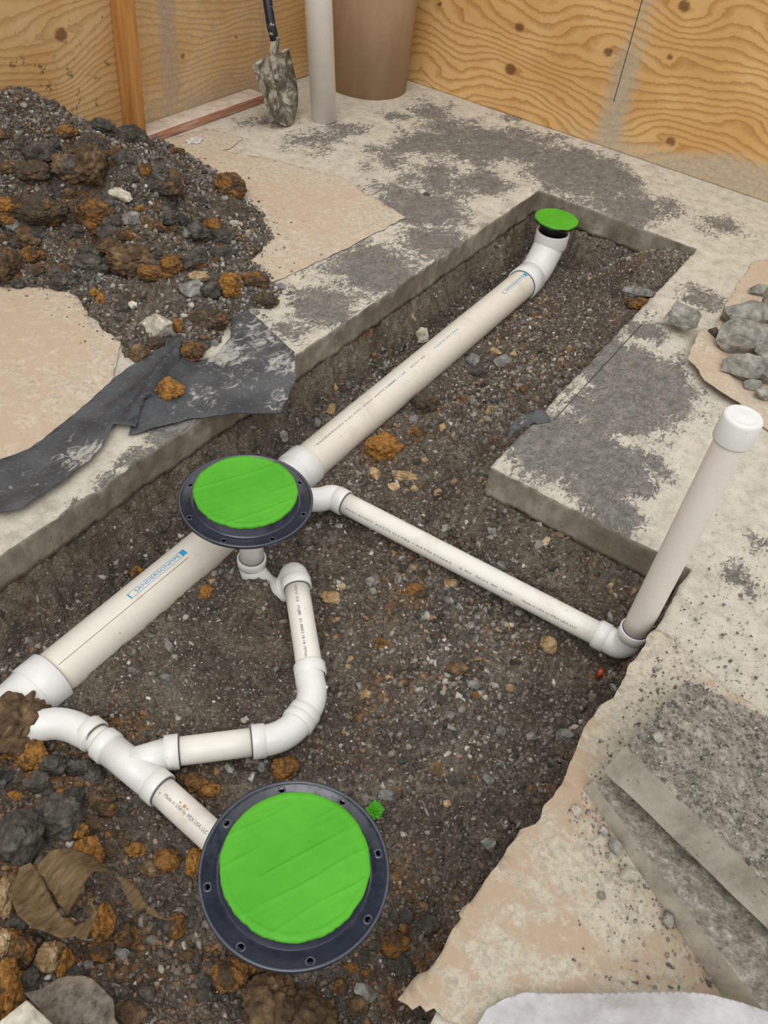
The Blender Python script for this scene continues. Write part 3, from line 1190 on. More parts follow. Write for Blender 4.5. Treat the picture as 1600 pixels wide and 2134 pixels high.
# main upper section
pC = mainp(638, 975)
pD = mainp(1086, 597)
up = pipe(pC - ax4 * 0.03, pD + ax4 * 0.03, R4, 'long ivory drain pipe running up the narrow trench to the far elbow', MPVCB)
tq = mainp(1040, 640)
text_cyl('blue_lettering', 'SANDERSONPIPE', tq, ax4, facing(tq, ax4, -22), R4, 0.0115, MBLUE, up, boxed=True, length=0.15)
for s_, px, py, ln, mt in [('CHARLOTTE 4 IN PVC-DWV ASTM D2665', 642, 945, 0.42, MINK), ('PVC 1120', 790, 815, .1, MBLUE), ('SCH 40', 835, 780, .09, MINK), ('MADE IN USA', 885, 735, 0.16, MBLUE)]:
    q_ = mainp(px + 12, py + 14)
    text_cyl('print_marks', s_.replace('CHARLOTTE', 'SANDERSON'), q_, ax4, facing(q_, ax4, -26), R4, 0.008, mt, up, length=ln)

# wye on the main pipe hidden partly by the flange
wy = thing('pipe_wye', (pC + pB) / 2 - [0, 0, 0.07], 'white wye fitting on the wide drain pipe under the middle flange', 'pipe fitting')
mk('body', *tube([pB - ax4 * 0.02, pB, pC - ax4 * 0.05, pC - ax4 * 0.045], [R4 + .001, 0.0625, 0.0625, 0.064], 56), MFIT, wy)
socket(pC, -ax4, 0.0665, 0.06, wy, R4)
socket(pB - ax4 * 0.03, ax4, 0.0665, 0.06, wy, R4)
cap(pB, pC, 0.066)

# far elbow assembly
hubx, huby = 3.098, 1.10
zE = main_z(pD[0])
EP = bez([pD - ax4 * 0.002, pD + ax4 * 0.055, (hubx - 0.075, 1.10, zE + 0.022), (hubx - 0.022, 1.10, zE + 0.075), (hubx - 0.004, 1.10, -0.095), (hubx, 1.10, -0.07)], 6)
el = thing('pipe_elbow', (pD[0] + 0.1, 1.10, zE - 0.06), 'white elbow turning the wide drain pipe up at the far end of the trench', 'pipe fitting')
mk('body', *tube(EP, 0.0615, 56), MFIT, el)
socket(pD, ax4, 0.0655, 0.075, el, R4)
ring(pD - ax4 * 0.002, ax4, R4, el, MPRIM, 'primer_ring', 0.0022, 0.002)
hb = np.array([hubx, huby, 0])
V, Fc = lathe(hb, [(0.0615, -0.102), (0.0655, -0.100), (0.0665, -0.095), (0.0665, -0.046), (0.0655, -0.043), (0.058, -0.043), (0.057, -0.07)], 64)
mk('hub', V, Fc, MFIT, el)
for i_ in range(len(EP) - 1):
    cap(EP[i_], EP[i_ + 1], 0.064)


# flanges ---------------------------------------------------------
def tape_disc(c, r, parent, seed, dome=0.0012):
    nr, na = 64, 200
    V = [np.array(c, float)]
    P_ = []
    for i in range(1, nr + 1):
        for k_ in range(na):
            a = 2 * math.pi * k_ / na
            rr = r * i / nr
            if i == nr:
                rr *= 1 + 0.013 * vn(np.array([[math.cos(a) * 6, math.sin(a) * 6]]), 1.0, seed)[0] + 0.006 * vn(np.array([[math.cos(a) * 30, math.sin(a) * 30]]), 1.0, seed)[0]
            V.append(np.array(c) + np.array([rr * math.cos(a), rr * math.sin(a), 0]))
    V = np.array(V)
    L_ = (V - np.array(c))[:, :2]
    # long straight creases where the tape strips overlap
    z = 0.0
    dv = at(750, 1700, 0.04) - at(465, 1850, 0.04)
    an = math.atan2(dv[1], dv[0]) + math.pi / 2
    ca, sa = math.cos(an), math.sin(an)
    u = L_[:, 0] * ca + L_[:, 1] * sa
    v_ = -L_[:, 0] * sa + L_[:, 1] * ca
    for off in np.arange(-r, r, 0.043):
        wob = off + 0.004 * vn(np.stack([v_ * 14, v_ * 0 + off * 50], -1), 1, seed)
        z = z + 0.0019 * np.exp(-((u - wob) / 0.0026) ** 2) * sstep(-0.4, 0.3, vn(np.stack([v_ * 10, v_ * 0 + off * 31], -1), 1, seed + 9))
    z = z + 0.0009 * fbm(L_, 22, 3, seed) + 0.0007 * np.abs(vn(np.stack([u * 60, v_ * 12], -1), 1, seed + 4))
    rr = np.hypot(L_[:, 0], L_[:, 1])
    z = z - 0.002 * sstep(r * 0.97, r, rr) + 0.0010 * np.exp(-((rr - r * 0.93) / 0.003) ** 2)
    V[:, 2] += z
    Fc = [(0, 1 + k_, 1 + (k_ + 1) % na) for k_ in range(na)]
    for i in range(nr - 1):
        for k_ in range(na):
            a = 1 + i * na + k_
            b = 1 + i * na + (k_ + 1) % na
            Fc.append((a, a + na, b + na, b))
    # down-turned skirt
    n0 = len(V)
    sk = []
    for k_ in range(na):
        p = V[1 + (nr - 1) * na + k_].copy()
        p[2] -= 0.004 + 0.003 * abs(vn(np.array([[k_ * 0.35, 0]]), 1, seed + 2)[0])
        sk.append(p)
    V = np.concatenate([V, np.array(sk)])
    for k_ in range(na):
        a = 1 + (nr - 1) * na + k_
        b = 1 + (nr - 1) * na + (k_ + 1) % na
        Fc.append((a, n0 + k_, n0 + (k_ + 1) % na, b))
    return mk('green_tape', V, Fc, MTAPE, parent)


def flange(c, Rr, rd, label, rot, tail_z):
    c = np.array(c, float)
    t = thing('drain_flange', c, label, 'drain flange', None)
    prof = [(R2 + 0.004, -0.055), (0.075, -0.05), (0.082, -0.03), (rd + 0.004, -0.012), (Rr - 0.004, -0.006), (Rr, -0.002), (Rr, 0.005), (Rr - 0.003, 0.0065), (Rr - 0.006, 0.005), (Rr - 0.0085, 0.001), (rd + 0.012, 0.0), (rd + 0.010, -0.0015), (rd + 0.004, -0.0015)]
    mk('plate', *lathe(c, prof, 96), MSLATE, t)
    mk('collar', *lathe(c, [(rd + 0.004, -0.002), (rd, 0.001), (rd - 0.001, 0.029), (rd - 0.003, 0.031), (rd - 0.007, 0.0315), (rd - 0.010, 0.026)], 96), MSLATE, t)
    tape_disc(c + [0, 0, 0.0335], rd + 0.001, t, int(rd * 1e4) + int(c[0] * 100))
    rh = (Rr + rd) / 2 + 0.004
    for k_ in range(8):
        a = rot + math.pi / 4 * k_
        p = c + np.array([rh * math.cos(a), rh * math.sin(a), 0.0])
        V1 = lathe(p, [(0.0048, 0.0002), (0.0048, 0.0010), (0.0062, 0.0016), (0.008, 0.0008), (0.010, 0.0001)], 24)
        b_ = mk('bolt_hole', *V1, MSLATE, t)
        mk('hole_shade_disc', *lathe(p, [(0.0049, 0.0007), (0.0001, 0.0007)], 20), MHOLE, b_)  # black disc over the uncut plate, shade of a hole put in as colour
    return t


c1 = (1.117, 0.979, 0.012)
c2 = (0.4915, 0.334, 0.012)
flange(c1, 0.160, 0.1215, 'dark slate drain flange sealed with green tape over the wide pipe, middle of the picture', 0.35, -0.17)
flange(c2, 0.160, 0.1230, 'dark slate drain flange sealed with green tape, nearest one at the bottom', 0.05, -0.17)
# far flange
t3 = thing('toilet_flange', (hubx, huby, -0.03), 'small black flange with green tape cover in the far elbow hub', 'drain flange')
mk('throat', *lathe((hubx, huby, 0), [(0.048, -0.07), (0.053, -0.055), (0.053, -0.018), (0.066, -0.009), (0.083, -0.003), (0.085, 0.0), (0.085, 0.006), (0.08, 0.009)], 64), MBLACK, t3)
tape_disc((hubx, huby, 0.012), 0.086, t3, 5)

# 2 inch branch to the riser
RX, RY = 1.441, 0.066
bl = at(716, 1047, -0.165)
br = np.array([RX + 0.002, 0.143, -0.16])
axb = unit(br - bl)
bp = pipe(bl, br, R2, 'narrow white pipe crossing the pit from the middle flange to the riser elbow', MPVC)
for s_, f0, ln in [('SANDERSON PVC-DWV ASTM D1785 / ASTM D2665', 0.03, 0.33), ('2 IN  SCH 40', 0.50, 0.11), ('NSF', 0.665, 0.03), ('Made in USA by IPEX USA LLC', 0.74, 0.15)]:
    q_ = bl + (br - bl) * f0
    if 'IPEX' not in s_:
        s_ = s_.replace('SANDERSON ', '')
    text_cyl('print_marks', s_, q_, axb, facing(q_, axb, 24), R2, 0.0075, MINK, bp, length=ln)
# elbow under the flange
e0 = bl + axb * 0.0
E1 = [e0 + axb * 0.004, e0 - axb * 0.035, at(668, 1041, -0.165), at(640, 1043, -0.168), at(600, 1052, -0.175)]
E1 = bez(E1, 8)
t = thing('pipe_elbow', (e0[0] - 0.05, e0[1] + 0.05, -0.2), 'white bent elbow coming out from under the middle flange on its right', 'pipe fitting')
mk('body', *tube(E1, 0.0335, 48), MFIT, t)
socket(e0 + axb * 0.006, -axb, 0.0365, 0.034, t, R2)
ring(e0 + axb * 0.007, axb, R2, t)
for i_ in range(0, len(E1) - 1, 3):
    cap(E1[i_], E1[min(i_ + 3, len(E1) - 1)], 0.034)

# riser elbow, riser and cap
re_ = thing('pipe_elbow', (RX, 0.1, -0.195), 'white elbow at the foot of the capped riser', 'pipe fitting')
EB = bez([br - axb * 0.004, br + axb * 0.022, (RX, 0.088, -0.155), (RX, 0.071, -0.135), (RX, RY, -0.108), (RX, RY, -0.082)], 8)
mk('body', *tube(EB, 0.034, 48), MFIT, re_)
socket(br, axb, 0.0367, 0.030, re_, R2)
socket((RX, RY, -0.076), (0, 0, -1), 0.0367, 0.030, re_, R2)
ring((RX, RY, -0.0755), (0, 0, 1), R2 + 0.001, re_, MPRIM, 'primer_ring', 0.001, 0.0016)
ring(br - axb * 0.002, axb, R2, re_)
for i_ in range(0, len(EB) - 1, 3):
    cap(EB[i_], EB[min(i_ + 3, len(EB) - 1)], 0.035)
rs_ = pipe((RX, RY, -0.09), (RX, RY, 0.535), R2 + 0.0012, 'tall upright pale grey riser pipe at the right edge of the pit', MPVCG)
cpo = mk('pipe_cap', *lathe((RX, RY, 0), [(R2 + .001, 0.503), (0.0372, 0.503), (0.0378, 0.506), (0.0372, 0.553), (0.0355, 0.558), (0.031, 0.5605), (0.027, 0.5585), (0.018, 0.560), (0.0001, 0.561)], 64), MFIT, rs_)
cpo['label'] = 'domed white cap'

# orange bit under the elbow
o = mk('plastic_stub', *box(RX - 0.075, RX - 0.062, 0.085, 0.095, -0.215, -0.190), MORG)
tag(o, 'small orange plastic stub below the riser elbow', 'plastic stub')

# trap below the middle flange
TX, TY = 1.108, 0.956
pipe((TX, TY, -0.045), (TX, TY, -0.19), R2, 'short white tailpiece dropping from the middle flange', MPVC)
tr_ = thing('trap_elbow', (TX, TY, -0.27), 'white bend catching the tailpiece, half buried under the middle flange', 'pipe fitting')
A0 = at(618, 1222, -0.150)
TB = bez([(TX, TY, -0.172), (TX, TY, -0.200), (TX - 0.006, TY - 0.018, -0.222), at(556, 1225, -0.228), at(580, 1232, -0.215), at(598, 1225, -0.195)], 8)
mk('body', *tube(TB, 0.0335, 48), MFIT, tr_)
socket((TX, TY, -0.170), (0, 0, -1), 0.0370, 0.026, tr_, R2)
ring((TX, TY, -0.1695), (0, 0, 1), R2 + 0.0005, tr_)
for i_ in range(0, len(TB) - 1, 3):
    cap(TB[i_], TB[min(i_ + 3, len(TB) - 1)], 0.034)
A1 = at(645, 1392, -0.172)
axa = unit(A1 - A0)
dm = thing('pipe_elbow', A0 - [0, 0, 0.06], 'white rounded elbow at the top of the short loop pipe beside the tailpiece', 'pipe fitting')
DP = bez([at(598, 1228, -0.215), at(606, 1212, -0.185), at(612, 1200, -0.160), A0 - axa * 0.012, A0 + axa * 0.004], 8)
mk('body', *tube(DP, [0.026, ] * 3 + [0.0345] * (len(DP) - 3), 48), MFIT, dm)
socket(A0 + axa * 0.006, -axa, 0.0370, 0.028, dm, R2)
ring(A0 + axa * 0.0065, axa, R2 + 0.0005, dm)
cap(DP[0], DP[-1], 0.037)
ap = pipe(A0, A1 + axa * 0.01, R2, 'short white loop pipe running down from the rounded elbow inside the pit', MPVC)
for s_, f0, ln in [('SDV-S3  IS-6', 0.06, 0.085), ('JM  SI-A', 0.38, 0.05), ('M83', 0.56, 0.025), ('18:18:18', 0.68, 0.04), ('Made in US', 0.86, 0.04)]:
    q_ = A0 + (A1 - A0) * f0
    text_cyl('print_marks', s_, q_, axa, facing(q_, axa, 6), R2, 0.009, MINK, ap, length=ln)

# two 45 degree elbows
J1 = at(655, 1470, -0.180)
K0 = at(643, 1390, -0.172)
K = bez([K0, at(646, 1418, -0.175), at(650, 1440, -0.177), at(645, 1468, -0.180), at(628, 1495, -0.182)], 8)
d1 = thing('pipe_elbow', at(648, 1440, -0.21), 'upper of the two joined white elbows on the right of the loop', 'pipe fitting')
mk('body', *tube(K, 0.0335, 48), MFIT, d1)
socket(at(644, 1386, -0.172), axa, 0.0368, 0.030, d1, R2)
ev = unit(K[-1] - K[-3])
socket(K[-1] + ev * 0.004, -ev, 0.0368, 0.026, d1, R2)
jp = at(677, 1432, -0.168)
mk('mould_nub', *box(jp[0] - .004, jp[0] + .004, jp[1] - .006, jp[1] + .006, jp[2] - .005, jp[2] + .004), MFIT, d1)
K2 = bez([K[-1] - ev * 0.002, at(612, 1515, -0.183), at(588, 1532, -0.184), at(560, 1542, -0.185), at(530, 1546, -0.186)], 8)
B1 = at(529, 1546, -0.186)
B0 = at(371, 1566, -0.188)
axc = unit(B1 - B0)
d2 = thing('pipe_elbow', at(580, 1535, -0.215), 'lower of the two joined white elbows on the right of the loop', 'pipe fitting')
mk('body', *tube(K2, 0.0335, 48), MFIT, d2)
socket(B1 - axc * 0.004, axc, 0.0368, 0.030, d2, R2)
ring(B1 - axc * 0.005, axc, R2 + 0.0005, d2)
ev2 = unit(K2[3] - K2[0])
socket(K2[0] + ev2 * 0.022, ev2 * -1, 0.0372, 0.024, d2, R2)
jp = at(620, 1535, -0.190)
mk('mould_nub', *box(jp[0] - .004, jp[0] + .004, jp[1] - .007, jp[1] + .007, jp[2] - .005, jp[2] + .004), MFIT, d2)
for kk in (K, K2):
    for i_ in range(0, len(kk) - 1, 3):
        cap(kk[i_], kk[min(i_ + 3, len(kk) - 1)], 0.034)
pipe(B0 - axc * 0.01, B1 + axc * 0.01, R2, 'short white pipe between the wye branch and the lower elbow', MPVC)

# wye near the bottom left
zw = -0.188
WA = at(212, 1547, zw)
WB = at(338, 1648, zw)
axw = unit(WB - WA)
wj = at(276, 1590, zw)
wj = WA + axw * np.dot(wj - WA, axw)
wt = thing('pipe_wye', (wj[0], wj[1], zw - 0.035), 'white wye fitting joining two narrow pipes at the lower left', 'pipe fitting')
mk('body', *join(tube([WA + axw * .01, WB - axw * .01], 0.0338, 48), tube([wj, B0 - axc * 0.01], 0.0338, 48)), MFIT, wt)
socket(WA, axw, 0.0368, 0.028, wt, R2)
socket(WB, -axw, 0.0368, 0.030, wt, R2)
socket(B0 + axc * 0.002, -axc, 0.0368, 0.030, wt, R2)
ring(WB + axw * 0.001, axw, R2 + 0.0005, wt)
ring(B0 + axc * 0.003, axc, R2 + 0.0005, wt)
ring(WA - axw * 0.001, axw, R2 + 0.0005, wt)
cap(WA, WB, 0.036)
cap(wj, B0, 0.036)
# pipe to the near flange
FB = np.array([c2[0] + 0.008, c2[1], zw])
axf = unit(FB - WB)
fp = pipe(WB - axw * 0.01, FB + axf * 0.02, R2, 'stained white pipe running from the lower left wye under the nearest flange', MPVC)
q_ = WB + axf * 0.022
text_cyl('print_marks', 'Made in USA by IPEX USA LLC', q_, axf, facing(q_, axf, 4), R2, 0.0105, MINK, fp, length=0.12)
q_ = WB + axf * 0.07 + facing(WB, axf, -12) * (R2 + 0.0003)
k = M('tan_stain', 0.9)
k.color(srgb(186, 150, 88))
for dx_, rr_ in ((0, .0035), (0.008, .002), (-0.012, .0022)):
    mk('mud_spot', *lathe(q_ + axf * dx_, [(rr_, 0.0), (rr_ * .7, 0.0006), (0.0001, 0.0008)], 10, axis=facing(WB, axf, -12)), k.m, fp)
pipe((c2[0], c2[1], -0.045), (c2[0], c2[1], zw), R2, 'short white tailpiece hidden under the nearest flange', MPVC)
# bend from wye back to the main
WC = at(197, 1535, zw)
pipe(WC, WA + axw * 0.01, R2, 'very short white nipple between the lower left wye and its bend', MPVC)
axn = unit(WA - WC)
bd = thing('pipe_elbow', at(130, 1510, -0.22), 'white curved bend from the lower left wye into the dirt heap', 'pipe fitting')
BD = bez([WC - axn * 0.002, at(178, 1527, zw), at(150, 1514, zw), at(118, 1508, zw - .002), at(80, 1512, zw - .006), at(40, 1512, zw - .015)], 8)
mk('body', *tube(BD, 0.0335, 48), MFIT, bd)
socket(WC + axn * 0.002, -axn, 0.0368, 0.028, bd, R2)
ring(WC + axn * 0.003, axn, R2 + 0.0005, bd)
for i_ in range(0, len(BD) - 1, 4):
    cap(BD[i_], BD[min(i_ + 4, len(BD) - 1)], 0.034)
# coupling on the main at lower left
cw = thing('pipe_wye', pA - [0.08, 0, 0.07], 'wide white fitting at the lower left end of the big drain pipe, partly buried', 'pipe fitting')
mk('body', *tube([pA - ax4 * 0.05, pA - ax4 * 0.062, pA - ax4 * 0.10, pA - ax4 * 0.30], [0.0665, 0.0625, 0.060, 0.060], 56), MFIT, cw)
socket(pA, -ax4, 0.067, 0.058, cw, R4)
ring(pA + ax4 * 0.001, ax4, R4 + 0.0005, cw)
cap(pA, pA - ax4 * 0.1, 0.064)


# ================================================================== STONES
def hull_proto(n_pts, seed, flat=0.75):
    r_ = np.random.default_rng(seed)
    p = r_.normal(size=(n_pts, 3))
    p /= np.linalg.norm(p, axis=1)[:, None]
    p *= r_.uniform(0.82, 1.05, size=(n_pts, 1))
    p *= [1, r_.uniform(0.68, 0.9), r_.uniform(0.5, flat)]
    bm = bmesh.new()
    for q in p:
        bm.verts.new(q)
    bmesh.ops.convex_hull(bm, input=bm.verts[:])
    bmesh.ops.delete(bm, geom=[v for v in bm.verts if not v.link_faces], context='VERTS')
    bm.verts.index_update()
    V = np.array([v.co[:] for v in bm.verts])
    Fc = np.array([[v.index for v in f.verts] for f in bm.faces])
    bm.free()
    return V, Fc


PROT = [hull_proto(random.choice([9, 10, 11, 13]), 100 + i) for i in range(14)]


def rots(n_, r_):
    q = r_.normal(size=(n_, 4))
    q /= np.linalg.norm(q, axis=1)[:, None]
    a, b, c_, d_ = q.T
    return np.stack([np.stack([1 - 2 * (c_ * c_ + d_ * d_), 2 * (b * c_ - a * d_), 2 * (b * d_ + a * c_)], -1),
                     np.stack([2 * (b * c_ + a * d_), 1 - 2 * (b * b + d_ * d_), 2 * (c_ * d_ - a * b)], -1),
                     np.stack([2 * (b * d_ - a * c_), 2 * (c_ * d_ + a * b), 1 - 2 * (b * b + c_ * c_)], -1)], 1)


def clear_of_pipes(P, s):
    ok = np.ones(len(P), bool)
    for a, b, r in PATHS:
        ab = b - a
        t = np.clip(((P - a) @ ab) / (ab @ ab + 1e-12), 0, 1)
        d = np.linalg.norm(P - a - t[:, None] * ab, axis=1)
        ok &= d > r + s * 0.75
    return ok


def merged(name, P, s, mat, label, cat, rust=None, pale=None, r_=None):
    n_ = len(P)
    Rm = rots(n_, r_)
    which = r_.integers(0, len(PROT), n_)
    AV, AF, AR, AP = [], [], [], []
    off = 0
    for w_ in range(len(PROT)):
        m_ = which == w_
        if not m_.any():
            continue
        v, f = PROT[w_]
        X_ = np.einsum('nij,vj->nvi', Rm[m_], v) * s[m_][:, None, None] + P[m_][:, None, :]
        k_ = len(v)
        nn_ = m_.sum()
        AV.append(X_.reshape(-1, 3))
        AF.append((f[None] + (np.arange(nn_) * k_)[:, None, None] + off).reshape(-1, 3))
        AR.append(np.repeat(rust[m_], k_))
        AP.append(np.repeat(pale[m_], k_))
        off += nn_ * k_
    AV = np.concatenate(AV)
    AF = np.concatenate(AF)
    me = bpy.data.meshes.new(name)
    me.vertices.add(len(AV))
    me.vertices.foreach_set('co', AV.astype(np.float32).ravel())
    me.loops.add(AF.size)
    me.loops.foreach_set('vertex_index', AF.astype(np.int32).ravel())
    me.polygons.add(len(AF))
    me.polygons.foreach_set('loop_start', np.arange(0, AF.size, 3, dtype=np.int32))
    me.update(calc_edges=True)
    me.validate()
    me.materials.append(mat)
    o = bpy.data.objects.new(name, me)
    COL.objects.link(o)
    attr(o, 'rust', np.concatenate(AR))
    attr(o, 'pale', np.concatenate(AP))
    return tag(o, label, cat, kind='stuff')


def proj(P):
    q = (P - camp) @ R
    return 800 + q[:, 0] / -q[:, 2] * F, 1067 - q[:, 1] / -q[:, 2] * F


def in_view(P, mg=40):
    x, y = proj(P)
    return (x > -mg) & (x < 1600 + mg) & (y > -mg) & (y < 2134 + mg)


r1 = np.random.default_rng(5)
# stones of the trench
N = 60000
x = r1.uniform(-0.3, XE, N)
y = r1.uniform(Y0, YL, N)
s = 0.0033 + r1.gamma(1.9, 0.0024, N)
s = s * (1 + 0.35 * vn(np.stack([x, y], -1), 5, 61))
s = np.clip(s, 0.0025, 0.0180)
gw = sampler(gx, gy, GW)(x, y)
keep = hole_c(x, y) & (r1.uniform(0, 1, N) < 1 - 0.55 * gw * (y > 1.0) - 0.3 * gw)
x, y, s = x[keep], y[keep], s[keep]
# the compacted middle of the pit carries finer grit
fine = np.maximum(np.exp(-((x - 0.86) ** 2 + (y - 0.80) ** 2) / 0.03), 0.7 * np.exp(-((x - 0.5) ** 2 + (y - 0.62) ** 2) / 0.02))
s = s * (1 - 0.45 * fine)
z = soil_z(x, y) - s * 0.15
P = np.stack([x, y, z], -1)
ok = clear_of_pipes(P, s) & in_view(P)
P, s = P[ok], s[ok]
order = np.argsort(-s)
big = order[:300]
rest = order[300:]
rf = rustf(P[:, 0], P[:, 1])
palef = px_field(P[:, 0], P[:, 1], [(1290, 500, 120, .8), (1380, 600, 80, .8), (1250, 560, 100, .7), (760, 720, 70, .6), (680, 800, 80, .5), (600, 870, 60, .4), (940, 1400, 160, .35), (300, 1320, 90, .3), (500, 1180, 80, .5)], -0.2)
palef = palef * (r1.uniform(0, 1, len(P)) < 0.7)
merged('gravel', P[rest], s[rest], MGRAV, 'loose grey and brown gravel covering the trench floor', 'gravel', rf[rest], palef[rest], r1)


# individual stones / clods --------------------------------------
def noisy_rock(seed, kind):
    bm = bmesh.new()
    bmesh.ops.create_icosphere(bm, subdivisions=5 if kind == 'clod' else 1, radius=1)
    V = np.array([v.co[:] for v in bm.verts])
    Fc = [tuple(v.index for v in f.verts) for f in bm.faces]
    bm.free()
    r_ = np.random.default_rng(seed)
    if kind == 'clod':
        d = 1 + 0.26 * vn(V, 1.3, seed) + 0.15 * fbm(V, 2.6, 3, seed + 1, 0.6)
        c_ = np.abs(vn(V, 2.6, seed + 5))
        d = d - 0.16 * np.exp(-(c_ / 0.09) ** 2)
        d = d + 0.085 * np.abs(vn(V, 6.5, seed + 7)) + 0.05 * vn(V, 12, seed + 8) + 0.022 * vn(V, 24, seed + 9)
        V = V * d[:, None]
    else:
        p = r_.normal(size=(22, 3))
        p /= np.linalg.norm(p, axis=1)[:, None]
        p *= r_.uniform(0.84, 1.06, size=(22, 1))
        bm = bmesh.new()
        for q in p:
            bm.verts.new(q)
        bmesh.ops.convex_hull(bm, input=bm.verts[:])
        bmesh.ops.delete(bm, geom=[v for v in bm.verts if not v.link_faces], context='VERTS')
        bmesh.ops.subdivide_edges(bm, edges=bm.edges[:], cuts=5, use_grid_fill=True)
        bmesh.ops.triangulate(bm, faces=bm.faces[:])
        bm.verts.index_update()
        V = np.array([v.co[:] for v in bm.verts])
        Fc = [tuple(v.index for v in f.verts) for f in bm.faces]
        bm.free()
        lay = np.abs(((V @ unit([0.3, 0.2, 1.0])) * 3.1 + 0.25 * vn(V, 2, seed)) % 1 - 0.5)
        V = V * (1 + 0.07 * fbm(V, 2.2, 4, seed, 0.6) + 0.035 * (lay - 0.25) + 0.018 * vn(V, 11, seed + 3))[:, None]
    V = V / np.abs(V).max(0)
    return V, Fc


CLODP = [noisy_rock(200 + i, 'clod') for i in range(7)]
ROCKP = [noisy_rock(300 + i, 'rock') for i in range(7)]
MESHC = {}


def rock_mesh(kind, i, mat):
    key = (kind, i, mat.name)
    if key not in MESHC:
        V, Fc = (CLODP if kind == 'clod' else ROCKP)[i]
        MESHC[key] = mesh_from(kind + '_form', V, Fc, mat, smooth=True)
        if kind == 'rock':
            MESHC[key].polygons.foreach_set('use_smooth', [False] * len(Fc))
    return MESHC[key]


RIGHT = R[:, 0]


def rock(px, py, hw, hh, kind, mat, label, group=None, name=None, cat=None, yaw=None, sink=0.35, hz=None, z=None, ang=0.0):
    """one stone or clod of half width hw, half height hh (pixels) seen at px,py resting on the ground there"""
    g = hit(px, py + hh * 0.45) if z is None else at(px, py + hh * 0.3, z)
    dist = np.linalg.norm(g - camp)
    u = dist / F
    i = (rock.n * 3) % 7
    rock.n += 1
    sx_ = hw * u * 1.02
    ver = hh * u
    sz = ver * 0.92 if hz is None else hz
    sy = ver * 1.08
    o = bpy.data.objects.new(name or ('earth_clod' if kind == 'clod' else 'stone'), rock_mesh(kind, i, mat))
    COL.objects.link(o)
    o.scale = (sx_, sy, sz)
    o.location = g + np.array([0, 0, sz * (1 - 2 * sink) + 0.0])
    base_yaw = math.atan2(RIGHT[1], RIGHT[0])
    o.rotation_euler = (random.uniform(-.15, .15), random.uniform(-.15, .15), base_yaw + ang + (math.pi if random.random() < .5 else 0))
    tag(o, label, cat or ('clod' if kind == 'clod' else 'stone'), group)
    return o


